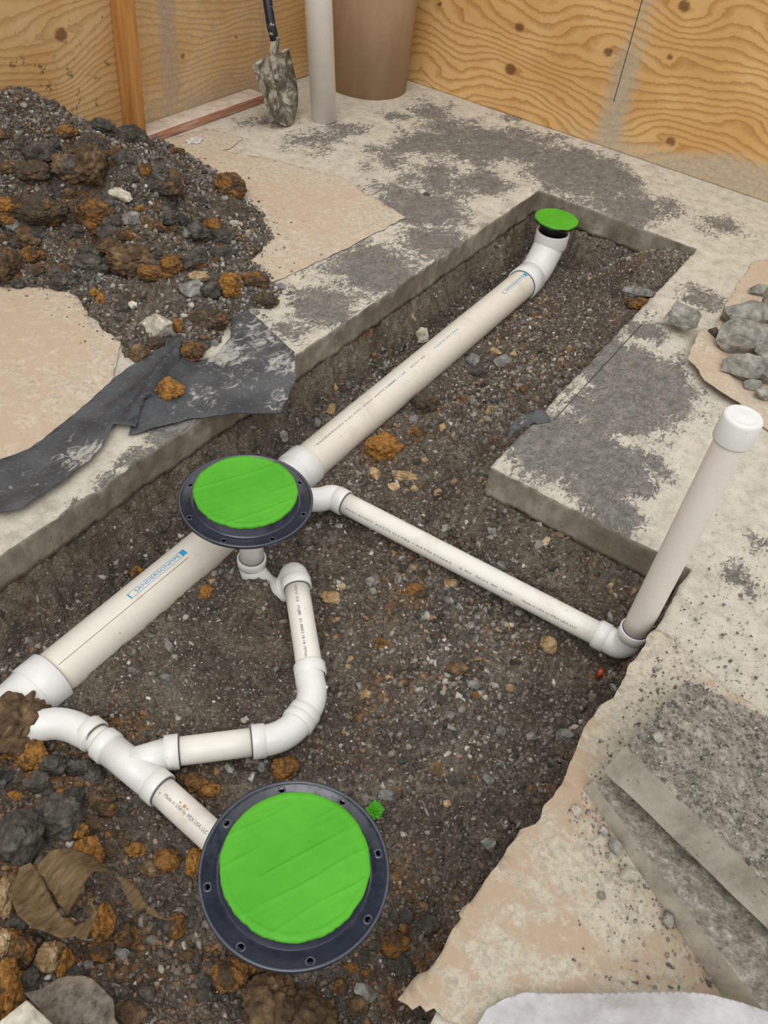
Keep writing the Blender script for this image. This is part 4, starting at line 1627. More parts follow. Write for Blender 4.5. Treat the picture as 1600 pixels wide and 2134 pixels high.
rock.n = 0
G1 = 'clods and stones on the dirt pile'
C_, K_ = 'clod', 'rock'
for a in [
    (480, 385, 33, 29, C_, MRUST, 'rusty dark clod standing apart on the brown paper right of the heap'),
    (192, 342, 29, 44, C_, MBROWNCLOD, 'tall brown clod on the slope of the heap above the pale flat stone'),
    (345, 390, 30, 24, C_, MSPECK, 'long brown clod on the right slope of the heap'),
    (85, 432, 52, 32, C_, MSPECK, 'wide grey and rusty clod at the left of the heap'),
    (205, 442, 45, 37, C_, MRUST, 'large rust streaked clod in the middle of the heap'),
    (285, 532, 76, 38, C_, MBROWNCLOD, 'biggest flat brown clod on the lower front of the heap'),
    (195, 550, 40, 28, C_, MDARKCLOD, 'dark grey clod left of the biggest brown clod'),
    (16, 552, 26, 42, C_, MBROWNCLOD, 'dark brown clod at the left frame edge on the heap'),
    (12, 425, 20, 17, C_, MORANGE, 'small orange clod at the left frame edge'),
    (71, 356, 32, 22, C_, MSPECK, 'rounded tan grey clod near the left of the heap'),
    (213, 264, 30, 20, C_, MDARKCLOD, 'dark crumbly clod on the crest of the heap, left of its neighbour'),
    (275, 285, 34, 24, C_, MDARKCLOD, 'dark grey crumbly clod at the right end of the crest'),
    (155, 362, 20, 16, C_, MBROWNCLOD, 'small brown lump beside the tall brown clod'),
    (435, 660, 48, 31, C_, MSPECK, 'large speckled brown clod at the front foot of the heap'),
    (480, 592, 24, 33, C_, MORANGE, 'orange rusty clod at the front right of the heap'),
    (441, 604, 23, 25, C_, MDARKCLOD, 'dark clod squeezed beside the orange clod'),
    (532, 582, 29, 17, C_, MRUST, 'flat rusty brown clod at the right tip of the heap'),
    (555, 622, 27, 20, C_, MSPECK, 'pale brown clod on the slab at the right tip of the heap'),
    (405, 541, 26, 12, C_, MORANGE, 'thin orange clod above the grey angular stone'),
    (415, 572, 26, 13, C_, MTAN, 'tan flat lump between orange clods'),
    (290, 733, 27, 24, C_, MBROWNCLOD, 'brown clod at the edge of the black membrane'),
    (325, 714, 20, 17, C_, MSPECK, 'small tan clod beside the brown one at the membrane edge'),
    (370, 676, 14, 17, C_, MRUST, 'small rusty clod right of the pale angular stone'),
    (370, 316, 15, 10, C_, MRUST, 'small rusty crumb on the upper brown paper'),
    (197, 608, 10, 10, C_, MORANGE, 'small orange crumb in the gravel at the front of the heap, left one'),
    (211, 623, 9, 13, C_, MORANGE, 'small orange crumb in the gravel at the front of the heap, right one'),
    (256, 635, 15, 14, C_, MDARKCLOD, 'small dark clod in the front gravel'),
    (292, 434, 11, 8, C_, MORANGE, 'little orange crumb under the pale flat stone tip'),
    (262, 490, 20, 13, C_, MRUST, 'rusty lump above the biggest brown clod'),
    (340, 440, 18, 14, C_, MDARKCLOD, 'dark lump in the middle of the heap'),
    (325, 565, 38, 18, C_, MRUST, 'rusty side lump at the right of the biggest clod'),
    (160, 478, 22, 14, C_, MDARKCLOD, 'dark lump below the rust streaked clod'),
    (60, 500, 24, 15, C_, MBROWNCLOD, 'brown lump in the left of the heap below the wide clod'),
    (278, 455, 22, 17, K_, MGREY, 'light grey angular stone in the middle of the heap'),
    (25, 464, 22, 14, K_, MGREY, 'light grey stone near the left frame edge'),
    (400, 600, 25, 23, K_, MGREY, 'grey angular stone at the front of the heap'),
    (329, 674, 36, 26, K_, MPALE, 'pale yellowish angular stone at the front foot of the heap'),
    (387, 484, 9, 12, K_, MGREY, 'upright grey stone on the right slope'),
    (276, 634, 12, 9, K_, MPALE, 'small pale stone in the front gravel'),
    (447, 714, 10, 9, K_, MGREY, 'small grey stone at the top of the membrane'),
    (490, 465, 16, 10, C_, MPALE, 'pale crumb at the right edge of the heap'),
    (530, 650, 13, 10, K_, MGREY, 'small grey stone at the membrane corner'),
    (581, 596, 14, 9, K_, MGREY, 'small grey stone at the paper corner'),
]:
    rock(*a, group=G1)
fl_ = rock(248, 396, 48, 17, K_, MPALE, 'long flat pale stone lying on the slope of the heap', G1, hz=0.012, ang=-0.75)
G2 = 'clods lying on the black membrane'
rock(403, 733, 25, 22, C_, MRUST, 'rusty clod on the upper edge of the black membrane', G2, z=0.012)
rock(352, 812, 32, 27, C_, MORANGE, 'bright orange clod lying in the middle of the black membrane', G2, z=0.014)
rock(271, 854, 11, 10, C_, MSPECK, 'small tan crumb in the membrane fold', G2, z=0.012)

G3 = 'stones and clods in the narrow trench'
for a in [
    (877, 697, 21, 20, K_, MPALE, 'pale rounded grey stone behind the long drain pipe'),
    (983, 746, 17, 17, K_, MGREY, 'light grey faceted stone in front of the long drain pipe'),
    (1046, 752, 19, 17, K_, MGREY, 'white grey stone in the trench right of the faceted one'),
    (1032, 731, 15, 9, K_, MTAN, 'flat tan stone above the white grey one'),
    (885, 838, 26, 27, C_, MSPECK, 'brown rounded clod against the long drain pipe'),
    (862, 872, 14, 13, K_, MGREY, 'grey stone just below the brown clod'),
    (800, 925, 42, 32, C_, MORANGE, 'crumbled orange clod against the long drain pipe'),
    (778, 985, 16, 17, K_, MTAN, 'tan pebble below the crumbled orange clod'),
    (845, 990, 30, 15, C_, MTAN, 'broken tan rusty stone in the pit near the branch pipe'),
    (820, 1012, 14, 10, K_, MTAN, 'small tan stone under the broken tan rusty stone'),
    (1333, 607, 44, 15, K_, MGREY, 'flat grey slab of stone at the right trench edge'),
    (1335, 634, 36, 15, C_, MRUST, 'rusty stone under the flat grey one at the right trench edge'),
    (590, 905, 12, 14, K_, MGREY, 'grey angular chip at the trench corner beside the wye'),
    (660, 880, 10, 12, K_, MGREY, 'upright grey chip beside the long pipe near the wye'),
    (690, 850, 11, 14, K_, MTAN, 'pinkish tan stone beside the long pipe'),
    (745, 958, 8, 14, K_, MGREY, 'slim grey stone near the lower edge of the long pipe'),
]:
    rock(*a, group=G3)
G4 = 'stones and clods on the pit floor'
for a in [
    (862, 1226, 30, 17, C_, MRUST, 'rusty stone in the pit left of the branch pipe middle'),
    (1141, 1340, 18, 22, C_, MTAN, 'brown upright stone in the pit near the riser elbow'),
    (1177, 1530, 24, 15, K_, MGREY, 'grey angular stone near the right edge of the pit'),
    (1104, 1532, 13, 11, K_, MGREY, 'light grey stone left of the angular one near the pit edge'),
    (1043, 1521, 11, 12, K_, MGREY, 'two toned grey pebble in the pit'),
    (984, 1425, 17, 12, K_, MGREY, 'broad grey stone in the right half of the pit'),
    (922, 1438, 8, 9, K_, MPALE, 'white pebble in the right half of the pit'),
    (935, 1487, 11, 10, K_, MGREY, 'round grey pebble below the white one'),
    (1016, 1618, 13, 12, K_, MGREY, 'dark edged grey pebble in the lower pit'),
    (806, 1653, 22, 13, K_, MGREY, 'flat grey stone above the green tape scrap'),
    (812, 1655, 0.1, 0.1, K_, MGREY, ''),
    (1018, 1755, 16, 13, K_, MGREY, 'grey stone right of the nearest flange'),
    (950, 1390, 24, 16, C_, MBROWNCLOD, 'brown lump in the right half of the pit'),
    (590, 1590, 34, 26, C_, MRUST, 'rusty clod below the lower elbow'),
    (400, 1623, 34, 22, C_, MRUST, 'rusty clod under the wye branch, left'),
    (437, 1645, 24, 18, C_, MORANGE, 'orange clod under the wye branch, right'),
    (478, 1596, 11, 11, K_, MGREY, 'grey stone right under the wye pipe'),
    (546, 1594, 10, 11, K_, MGREY, 'grey stone under the lower elbow'),
    (655, 1660, 14, 22, C_, MRUST, 'rusty lump near the top rim of the nearest flange'),
    (345, 1412, 14, 11, K_, MGREY, 'dark grey pebble inside the loop of pipes'),
    (350, 1345, 11, 13, K_, MGREY, 'grey pebble next to the wide pipe inside the loop'),
    (575, 1392, 8, 8, K_, MGREY, 'grey cube like pebble inside the loop'),
    (510, 1500, 9, 7, K_, MPALE, 'pale pebble above the lower elbow'),
    (275, 1395, 16, 7, K_, MGREY, 'flat grey chip beside the wide pipe'),
    (430, 1230, 14, 15, C_, MORANGE, 'orange pebble beside the wide pipe near the flange'),
    (283, 1188, 14, 15, C_, MORANGE, 'orange stone on the bank left of the wide pipe'),
    (770, 1210, 12, 12, K_, MGREY, 'grey stone between the loop pipe and the branch pipe'),
    (690, 1240, 24, 16, C_, MTAN, 'tan lump right of the rounded elbow'),
    (1250, 1545, 13, 8, K_, MGREY, 'thin grey chip at the pit edge'),
    (885, 1280, 10, 10, K_, MGREY, 'small square grey stone in the pit'),
    (1270, 1282, 7, 13, K_, MGREY, 'upright grey sliver beside the riser elbow'),
]:
    if a[6]:
        rock(*a, group=G4)
G5 = 'clods in the lower left heap'
for a in [
    (35, 1500, 58, 66, C_, MBROWNCLOD, 'very large brown clod at the left edge covering the buried fitting'),
    (40, 1432, 26, 24, C_, MDARKCLOD, 'dark crumbly clod on top of the wide fitting at the left edge'),
    (68, 1570, 34, 32, C_, MORANGE, 'orange brown clod just below the curved bend'),
    (68, 1620, 20, 18, C_, MRUST, 'small rusty clod under the orange brown one'),
    (110, 1590, 30, 24, C_, MDARKCLOD, 'dark clod behind the orange brown one'),
    (165, 1595, 28, 20, C_, MDARKCLOD, 'hollow dark clod below the bend collar'),
    (38, 1738, 44, 56, C_, MDARKCLOD, 'large dark grey clod at the left edge below the black scrap'),
    (118, 1695, 50, 42, C_, MDARKCLOD, 'wide dark grey clod right of the black scrap'),
    (160, 1728, 26, 20, C_, MORANGE, 'orange crumbly clod on the wide dark clod'),
    (183, 1768, 32, 28, C_, MORANGE, 'bright orange rusty clod above the torn brown paper'),
    (114, 1796, 18, 16, C_, MSPECK, 'tan clod at the left tip of the torn brown paper'),
    (14, 1860, 22, 44, C_, MTAN, 'yellow brown clod at the left edge beside the torn paper'),
    (8, 1960, 16, 26, C_, MTAN, 'yellow brown block at the left edge below'),
    (45, 1975, 24, 30, C_, MRUST, 'rusty clod left of the two upright tan clods'),
    (103, 1988, 22, 27, C_, MTAN, 'left of the two upright tan clods under the torn paper'),
    (135, 2001, 16, 28, C_, MORANGE, 'right of the two upright tan clods under the torn paper'),
    (14, 2060, 30, 60, C_, MORANGE, 'big bright orange clod at the bottom left edge'),
    (62, 2040, 26, 26, C_, MDARKCLOD, 'dark clod right of the big bright orange clod'),
    (156, 2022, 20, 16, C_, MDARKCLOD, 'dark clod below the upright tan clods'),
    (185, 2008, 9, 8, K_, MGREY, 'grey pebble below the torn paper'),
    (346, 1792, 28, 26, C_, MRUST, 'brown rusty flat clod left of the nearest flange'),
    (406, 1788, 18, 26, C_, MORANGE, 'orange clod touching the rim of the nearest flange'),
    (216, 1915, 22, 36, C_, MORANGE, 'orange clod right of the torn paper bowl'),
    (252, 1986, 15, 12, K_, MGREY, 'pale grey triangular stone at the lower left'),
    (560, 2075, 62, 56, C_, MBROWNCLOD, 'large brown clod below the nearest flange'),
    (648, 2100, 52, 46, C_, MBROWNCLOD, 'large dark brown clod at the bottom below the flange'),
    (480, 2025, 36, 32, C_, MRUST, 'rusty brown clod under the left rim of the nearest flange'),
    (760, 2060, 24, 18, K_, MGREY, 'grey stone at the bottom of the pit'),
    (540, 2000, 28, 22, C_, MRUST, 'rusty clod tucked under the nearest flange'),
    (820, 1960, 30, 24, C_, MRUST, 'rusty lump right of the nearest flange'),
    (300, 1660, 22, 16, C_, MDARKCLOD, 'dark lump beside the pipe to the nearest flange'),
    (20, 1560, 26, 26, C_, MRUST, 'rusty clod at the left edge under the very large one'),
    (75, 1690, 24, 20, C_, MRUST, 'rusty clod between the dark clods at the left'),
]:
    rock(*a, group=G5)

def scatter(poly, n, lo_, hi_, mats, where, group, seed):
    r_ = random.Random(seed)
    xs_ = [p[0] for p in poly]
    ys_ = [p[1] for p in poly]
    c_ = 0
    while c_ < n:
        a, b = r_.uniform(min(xs_), max(xs_)), r_.uniform(min(ys_), max(ys_))
        if not in_poly(np.array([a]), np.array([b]), poly)[0]:
            continue
        mt, nm = r_.choice(mats)
        h_ = lo_ + (hi_ - lo_) * r_.random() ** 2
        rock(a, b, h_ * r_.uniform(0.9, 1.4), h_, C_, mt, 'small %s clod %s' % (nm, where), group='%s clods %s' % (nm, where), sink=0.5)
        c_ += 1


TY3 = [(MDARKCLOD, 'dark grey'), (MBROWNCLOD, 'brown'), (MRUST, 'rusty'), (MDARKCLOD, 'dark grey')]
scatter([(0, 270), (120, 260), (330, 320), (440, 420), (480, 520), (380, 600), (120, 590), (0, 590)], 85, 9, 26, TY3, 'among the lumps of the heap', None, 4)
scatter([(0, 1450), (90, 1600), (260, 1600), (330, 1720), (400, 1850), (420, 2000), (300, 2134), (0, 2134)], 75, 9, 26, TY3 + [(MORANGE, 'orange')], 'in the lower left dirt', None, 5)
scatter([(420, 1980), (520, 2040), (700, 2030), (830, 1850), (930, 1850), (820, 2080), (700, 2134), (420, 2134)], 26, 9, 22, TY3, 'at the bottom below the nearest flange', None, 6)
scatter([(700, 1080), (1000, 1200), (1230, 1370), (1200, 1500), (1000, 1700), (820, 1760), (700, 1560), (680, 1250)], 34, 7, 16, TY3 + [(MTAN, 'tan')], 'on the open floor of the pit', None, 7)
scatter([(850, 850), (1060, 640), (1300, 560), (1150, 820), (1000, 980), (960, 1050), (820, 1010)], 26, 7, 16, TY3 + [(MTAN, 'tan')], 'in the narrow trench right of the long pipe', None, 8)

# the 300 larger gravel stones of the pit, each an object
GM = []
for cname, mt in (('grey', MGREY), ('dark', MDARKCLOD), ('brown', MBROWNCLOD), ('tan', MTAN)):
    for i in range(4):
        V, Fc = PROT[(i * 3 + len(GM)) % len(PROT)]
        GM.append((cname, mesh_from('gravel_stone_form', V, Fc.tolist(), mt, smooth=False)))
rr = np.random.default_rng(9)
for bi in big:
    p = P[bi]
    u_ = rr.uniform()
    rfv = rf[bi]
    c_ = 'brown' if rfv > 0.5 and u_ < 0.7 else ('grey' if u_ < 0.55 else ('dark' if u_ < 0.85 else 'tan'))
    pool = [m_ for m_ in GM if m_[0] == c_]
    o = bpy.data.objects.new('gravel_stone', pool[int(rr.integers(0, 4))][1])
    COL.objects.link(o)
    o.location = p
    sc_ = s[bi] * rr.uniform(0.8, 1.15)
    o.scale = (sc_, sc_, sc_)
    o.rotation_euler = tuple(rr.uniform(0, 6.28, 3))
    if p[0] > XI:
        lb = 'small %s gravel stone lying in the narrow trench beside the long drain pipe' % c_
        gp = '%s gravel stones in the narrow trench' % c_
    elif p[0] > 0.95:
        lb = 'small %s gravel stone on the pit floor around the branch pipe' % c_
        gp = '%s gravel stones around the branch pipe' % c_
    else:
        lb = 'small %s gravel stone on the near part of the pit floor' % c_
        gp = '%s gravel stones in the near pit' % c_
    tag(o, lb, 'stone', gp)

# gravel on the heap, thinning onto the slab and papers
N = 26000
x = r1.uniform(0.75, 2.62, N)
y = r1.uniform(1.45, WY - 0.02, N)
s = np.clip(0.0035 + r1.gamma(1.7, 0.0026, N), 0.003, 0.017)
fo = np.full(N, 9.0)
for i_ in range(len(foot) - 1):
    a = np.array(foot[i_])
    b = np.array(foot[i_ + 1])
    ab = b - a
    t = np.clip(((x - a[0]) * ab[0] + (y - a[1]) * ab[1]) / (ab @ ab), 0, 1)
    fo = np.minimum(fo, np.hypot(x - a[0] - t * ab[0], y - a[1] - t * ab[1]))
fo = np.where(in_poly(x, y, PILE), fo, -fo)
prob = np.where(fo > -0.005, np.clip(0.40 + 0.9 * vn(np.stack([x, y], -1), 4.5, 88) + 0.8 * np.exp(-fo / 0.13) + 0.9 * sstep(2.15, 2.45, y), 0.12, 0.95), 0.28 * np.exp(fo / 0.035))
keep = r1.uniform(0, 1, N) < prob
keep &= ~((fo < 0) & (y < 1.60) & (x < 1.66))
x, y, s, fo = x[keep], y[keep], s[keep], fo[keep]
s = np.where(fo < 0, s * 0.55, s)
z = np.maximum(pile_z(x, y), 0.003) + s * 0.1
P3 = np.stack([x, y, z], -1)
ok = in_view(P3)
P3, s = P3[ok], s[ok]
zz = np.zeros(len(P3))
merged('heap_gravel', P3, s, MGRAV, 'grey gravel covering the dirt heap and spilling onto the floor', 'gravel', zz + 0.1, (r1.uniform(0, 1, len(P3)) < 0.45) * 0.75, r1)


# ================================================================== SHEETS
def poly_sheet(pts, zf, cell=0.025, jag=0.003, seed=1):
    P_ = [np.array(p[:2], float) for p in pts]
    out = []
    stp = 0.009
    for a, b in zip(P_, P_[1:] + P_[:1]):
        n_ = max(1, int(np.linalg.norm(b - a) / 0.009))
        for k_ in range(n_):
            p = a + (b - a) * k_ / n_
            out.append(p + jag * np.array([fbm(p[None], 28, 3, seed)[0], fbm(p[None], 28, 3, seed + 5)[0]]))
    bm = bmesh.new()
    vs = [bm.verts.new((p[0], p[1], 0)) for p in out]
    f = bm.faces.new(vs)
    bmesh.ops.triangulate(bm, faces=[f])
    A = np.array(out)
    lo_, hi_ = A.min(0), A.max(0)
    for ax_ in (0, 1):
        c_ = lo_[ax_] + cell * 0.5
        while c_ < hi_[ax_]:
            no = [0, 0, 0]
            no[ax_] = 1
            co = [0, 0, 0]
            co[ax_] = c_
            bmesh.ops.bisect_plane(bm, geom=bm.verts[:] + bm.edges[:] + bm.faces[:], plane_co=co, plane_no=no)
            c_ += cell
    bm.verts.index_update()
    bm.normal_update()
    V = np.array([v.co[:] for v in bm.verts])
    Fc = [tuple(v.index for v in (fc.verts if fc.normal.z > 0 else reversed(fc.verts[:]))) for fc in bm.faces]
    bm.free()
    V[:, 2] = zf(V[:, 0], V[:, 1])
    return V, Fc


def solid_sheet(o, th):
    md = o.modifiers.new('thick', 'SOLIDIFY')
    md.thickness = th
    md.offset = 1
    return o


flatz = lambda z0, a=0.002, s_=6, sd=3: (lambda x, y: z0 + a * fbm(np.stack([x, y], -1), s_, 3, sd))
G6 = 'brown paper sheets on the floor'
V, Fc = poly_sheet([at(*p) for p in [(-60, 590), (0, 600), (60, 597), (130, 592), (155, 612), (178, 645), (190, 680), (215, 690), (250, 708), (248, 745), (236, 790), (200, 850), (110, 910), (30, 958), (0, 966), (-60, 1000)]], flatz(0.004), 0.03, 0.004, 2)
o = mk('floor_paper', V, Fc, MPAPER)
attr(o, 'dust', 0.3 + 0 * V[:, 0])
solid_sheet(o, 0.0015)
tag(o, 'smooth tan paper sheet at the left edge between heap and membrane', 'paper sheet', G6)
V, Fc = poly_sheet([at(*p) for p in [(300, 330), (345, 292), (430, 271), (470, 278), (506, 290), (480, 312), (462, 316), (560, 333), (640, 352), (712, 372), (780, 415), (846, 455), (700, 530), (566, 591), (545, 570), (450, 590), (300, 500), (280, 400)]], flatz(0.003, 0.0008), 0.03, 0.005, 3)
o = mk('floor_paper', V, Fc, MPAPER)
attr(o, 'dust', 0.45 + 0 * V[:, 0])
solid_sheet(o, 0.0015)
tag(o, 'dusty tan paper sheet under the right side of the heap', 'paper sheet', G6)
pR = [(1700, 520), (1600, 545), (1568, 548), (1540, 590), (1500, 655), (1480, 690), (1455, 700), (1424, 762), (1448, 785), (1460, 808), (1490, 828), (1530, 852), (1600, 900), (1700, 960)]
cR = at(1450, 790)


def zR(x, y):
    d = seg_dist(x, y, [tuple(at(*p)[:2]) for p in pR[6:12]])
    return 0.004 + 0.022 * sstep(0.07, 0.0, d) + 0.002 * fbm(np.stack([x, y], -1), 9, 3, 6)


V, Fc = poly_sheet([at(*p) for p in pR], zR, 0.02, 0.004, 4)
o = mk('floor_paper', V, Fc, MPAPER)
attr(o, 'dust', 0.2 + 0 * V[:, 0])
solid_sheet(o, 0.003)
tag(o, 'tan paper sheet with a curled edge under the concrete rubble on the right', 'paper sheet', G6)
pD_ = [(1366, 1314), (1352, 1322), (1340, 1345), (1322, 1375), (1300, 1410), (1275, 1452), (1248, 1470), (1222, 1515), (1200, 1560), (1185, 1590), (1160, 1650), (1128, 1700), (1090, 1742), (1082, 1730), (1050, 1780), (1010, 1835), (975, 1885),
       (962, 1905), (966, 1918), (930, 1965), (890, 2025), (870, 2035), (850, 2060), (828, 2084), (855, 2110), (872, 2098), (890, 2114), (905, 2106), (925, 2125), (960, 2134), (975, 2170), (1700, 2300), (1750, 1900), (1600, 1500), (1490, 1420), (1440, 1372), (1400, 1334)]


def zD(x, y):
    over = sstep(Y0 + 0.005, Y0 + 0.09, y)
    return 0.0045 + 0.0012 * fbm(np.stack([x, y], -1), 8, 3, 8) - 0.012 * over + 0.006 * over * fbm(np.stack([x, y], -1), 14, 2, 9)


V, Fc = poly_sheet([at(*p) for p in pD_], zD, 0.025, 0.004, 6)
o = mk('floor_paper', V, Fc, MPAPERD)
attr(o, 'dust', px_field(V[:, 0], V[:, 1], [(1430, 1330, 160, 1.6), (1350, 1450, 120, 1.4), (1290, 1560, 70, .9), (1180, 1850, 160, .8), (1080, 2000, 150, .7), (1250, 2000, 150, .5), (1500, 1300, 200, 1.6)]) - 0.15)
solid_sheet(o, 0.002)
tag(o, 'large dusty tan paper sheet overhanging the near right edge of the pit', 'paper sheet', G6)

# black membrane: two overlapping flaps of one sheet
m1 = [(-60, 985), (0, 966), (65, 944), (165, 860), (260, 780), (310, 745), (352, 726), (360, 700), (372, 697), (386, 703), (378, 740), (372, 787), (345, 830), (304, 850), (287, 903), (262, 898), (240, 896), (215, 945), (170, 987), (100, 1040), (50, 1072), (0, 1082), (-60, 1088)]
m2 = [(345, 735), (400, 758), (450, 745), (478, 708), (484, 635), (520, 650), (565, 693), (612, 740), (615, 790), (587, 851), (500, 860), (400, 878), (330, 895), (268, 912), (290, 850), (320, 800)]
mlo = [tuple(at(*p)[:2]) for p in [(0, 1082), (100, 1040), (170, 987), (215, 945), (240, 896), (287, 903)]]
fd = [(at(*a)[:2], at(*b)[:2]) for a, b in (((280, 870), (375, 740)), ((300, 880), (345, 830)), ((240, 860), (350, 770)), ((120, 960), (330, 790)))]


def fold(x, y, w_=0.016):
    z = np.zeros(x.shape)
    for (a, b), am in zip(fd, (0.030, 0.022, 0.015, 0.006)):
        ab = b - a
        t = ((x - a[0]) * ab[0] + (y - a[1]) * ab[1]) / (ab @ ab)
        tt = np.clip(t, 0, 1)
        d = np.hypot(x - a[0] - tt * ab[0], y - a[1] - tt * ab[1])
        z = z + am * np.exp(-(d / w_) ** 2)
    return z


def zm1(x, y):
    d = seg_dist(x, y, mlo)
    P_ = np.stack([x, y], -1)
    return 0.009 + 0.010 * sstep(0.05, 0.0, d) + fold(x, y) + 0.003 * fbm(P_, 12, 3, 11) + 0.002


def zm2(x, y):
    P_ = np.stack([x, y], -1)
    over = sstep(YL, YL - 0.13, y)
    return 0.006 + 0.5 * fold(x, y, 0.03) - 0.02 * over + 0.0025 * fbm(P_, 12, 3, 12) + 0.003 * np.sin((x * 30 + y * 55)) * 0.5


V1, F1 = poly_sheet([at(*p) for p in m1], zm1, 0.012, 0.003, 12)
V2, F2 = poly_sheet([at(*p) for p in m2], zm2, 0.012, 0.003, 13)
V, Fc = join((V1, F1), (V2, F2))
V = np.array(V)
o = mk('plastic_membrane', V, Fc, MMEMB)
attr(o, 'dust', px_field(V[:, 0], V[:, 1], [(470, 740, 60, .9), (540, 700, 60, .7), (590, 760, 50, .7), (500, 780, 70, .4), (420, 830, 50, .5), (165, 965, 50, .8), (190, 945, 30, .9), (60, 990, 60, .1), (30, 1040, 40, .2), (580, 830, 40, .5)]) - 0.12)
solid_sheet(o, 0.0015)
tag(o, 'wrinkled black plastic membrane lying folded over the left trench edge', 'plastic membrane')
# scrap of the same membrane on the opposite corner
V, Fc = poly_sheet([at(*p) for p in [(1085, 865), (1110, 862), (1135, 858), (1148, 880), (1125, 884), (1100, 888), (1060, 915), (1056, 905)]], lambda x, y: 0.004 + 0.014 * np.clip(fbm(np.stack([x, y], -1), 30, 2, 14), -0.2, 1), 0.01, 0.002, 15)
o = mk('membrane_scrap', V, Fc, MMEMB)
attr(o, 'dust', 0 * V[:, 0] + 0.05)
solid_sheet(o, 0.0015)
tag(o, 'small crumpled black membrane scrap on the right trench edge', 'plastic scrap')


def raised(pts, zoff, seed, cell, mat, name, label, cat, th=0.002, bow=0.0, base=None, group=None):
    g = [at(*p, -0.17) if base is None else at(*p, base) for p in pts]
    cc = np.mean([q[:2] for q in g], 0)
    sz = max(np.linalg.norm(q[:2] - cc) for q in g)

    def zf(x, y):
        P_ = np.stack([x, y], -1)
        return np.maximum(top_z(x, y) * 0 + (-0.17 if base is None else base), -9) + zoff(x, y, cc, sz) + 0.007 * fbm(P_, 18, 4, seed)
    V, Fc = poly_sheet(g, zf, cell, 0.006, seed)
    o = mk(name, V, Fc, mat)
    solid_sheet(o, th)
    return tag(o, label, cat, group)


# torn brown paper lumps at lower left
raised([(80, 1842), (92, 1826), (120, 1805), (150, 1793), (190, 1795), (225, 1812), (240, 1822), (200, 1840), (178, 1880), (140, 1910), (108, 1872), (100, 1850)],
       lambda x, y, c_, s_: 0.062 - 0.10 * ((x - c_[0]) / s_) ** 2 + 0.02 * (y - c_[1]) / s_ - 0.03 * ((y - c_[1]) / s_) ** 2, 31, 0.01, MTORN, 'torn_paper', 'arched upper piece of torn brown paper in the lower left dirt', 'torn paper', group='torn brown paper in the dirt', base=-0.13)
raised([(60, 1845), (80, 1838), (98, 1858), (112, 1890), (135, 1920), (155, 1932), (190, 1925), (203, 1908), (185, 1880), (200, 1890), (212, 1910), (205, 1940), (190, 1980), (160, 1962), (130, 1968), (95, 1950), (45, 1935), (32, 1890)],
       lambda x, y, c_, s_: 0.012 + 0.06 * (np.hypot(x - c_[0], y - c_[1]) / s_) ** 2, 33, 0.01, MTORN, 'torn_paper', 'bowl shaped lower piece of torn brown paper in the lower left dirt', 'torn paper', group='torn brown paper in the dirt', base=-0.13)
raised([(240, 1828), (262, 1832), (292, 1852), (300, 1880), (330, 1905), (348, 1928), (335, 1925), (305, 1895), (285, 1905), (262, 1870)],
       lambda x, y, c_, s_: 0.008 + 0 * x, 35, 0.01, MTORN, 'torn_paper', 'thin ragged strip of torn brown paper trailing to the right', 'torn paper', group='torn brown paper in the dirt', base=-0.17)
k = M('muddy_grey_paper', 0.95, 0.15)
n = k.noise(k.pos, 60, 7, 0.7)
k.color(k.mix(k.band(k.noise(k.pos, 9, 3), 0.35, 0.55), srgb(150, 134, 116), k.ramp(n, [(0.35, srgb(78, 72, 64)), (0.65, srgb(130, 122, 112))])))
k.bump(n, 0.004, 0.7)
raised([(62, 2078), (95, 2062), (135, 2045), (168, 2042), (205, 2062), (238, 2088), (243, 2105), (240, 2134), (260, 2200), (120, 2200), (90, 2120)],
       lambda x, y, c_, s_: 0.03 - 0.02 * np.hypot(x - c_[0], y - c_[1]) / s_, 37, 0.012, k.m, 'muddy_paper', 'mud covered grey sheet scrap at the bottom left corner', 'paper scrap', base=-0.10)
# pale block at the corner
bc = [at(*p, -0.03) for p in [(55, 2082), (128, 2150), (60, 2230), (-30, 2150)]]
V = [(*p[:2], -0.03) for p in bc] + [(*p[:2], -0.12) for p in bc]
o = mk('stone_block', V, [(0, 3, 2, 1), (0, 1, 5, 4), (1, 2, 6, 5), (2, 3, 7, 6), (3, 0, 4, 7), (4, 5, 6, 7)], MPALE, smooth=False)
bevel(o, 0.003)
tag(o, 'pale cream block with a pointed corner at the bottom left of the frame', 'block')
# black scraps
for p_, lb in (((15, 1640), 'shiny black plastic scrap at the left edge among the clods'),):
    g = hit(*p_)
    V, Fc = ROCKP[2]
    o = mk('plastic_scrap', np.array(V) * [0.024, 0.02, 0.008] + g + [0, 0, 0.035], Fc, MBLACK, smooth=False)
    tag(o, lb, 'plastic scrap')
# green tape scrap
g = hit(778, 1692)
V, Fc = CLODP[3]
V = np.array(V)
V = V * (1 + 0.35 * fbm(V, 4.5, 3, 8))[:, None]
o = mk('tape_ball', V * [0.020, 0.017, 0.012] + g + [0, 0, 0.008], Fc, MTAPE, smooth=False)
tag(o, 'crumpled ball of green tape on the dirt behind the nearest flange', 'tape scrap')
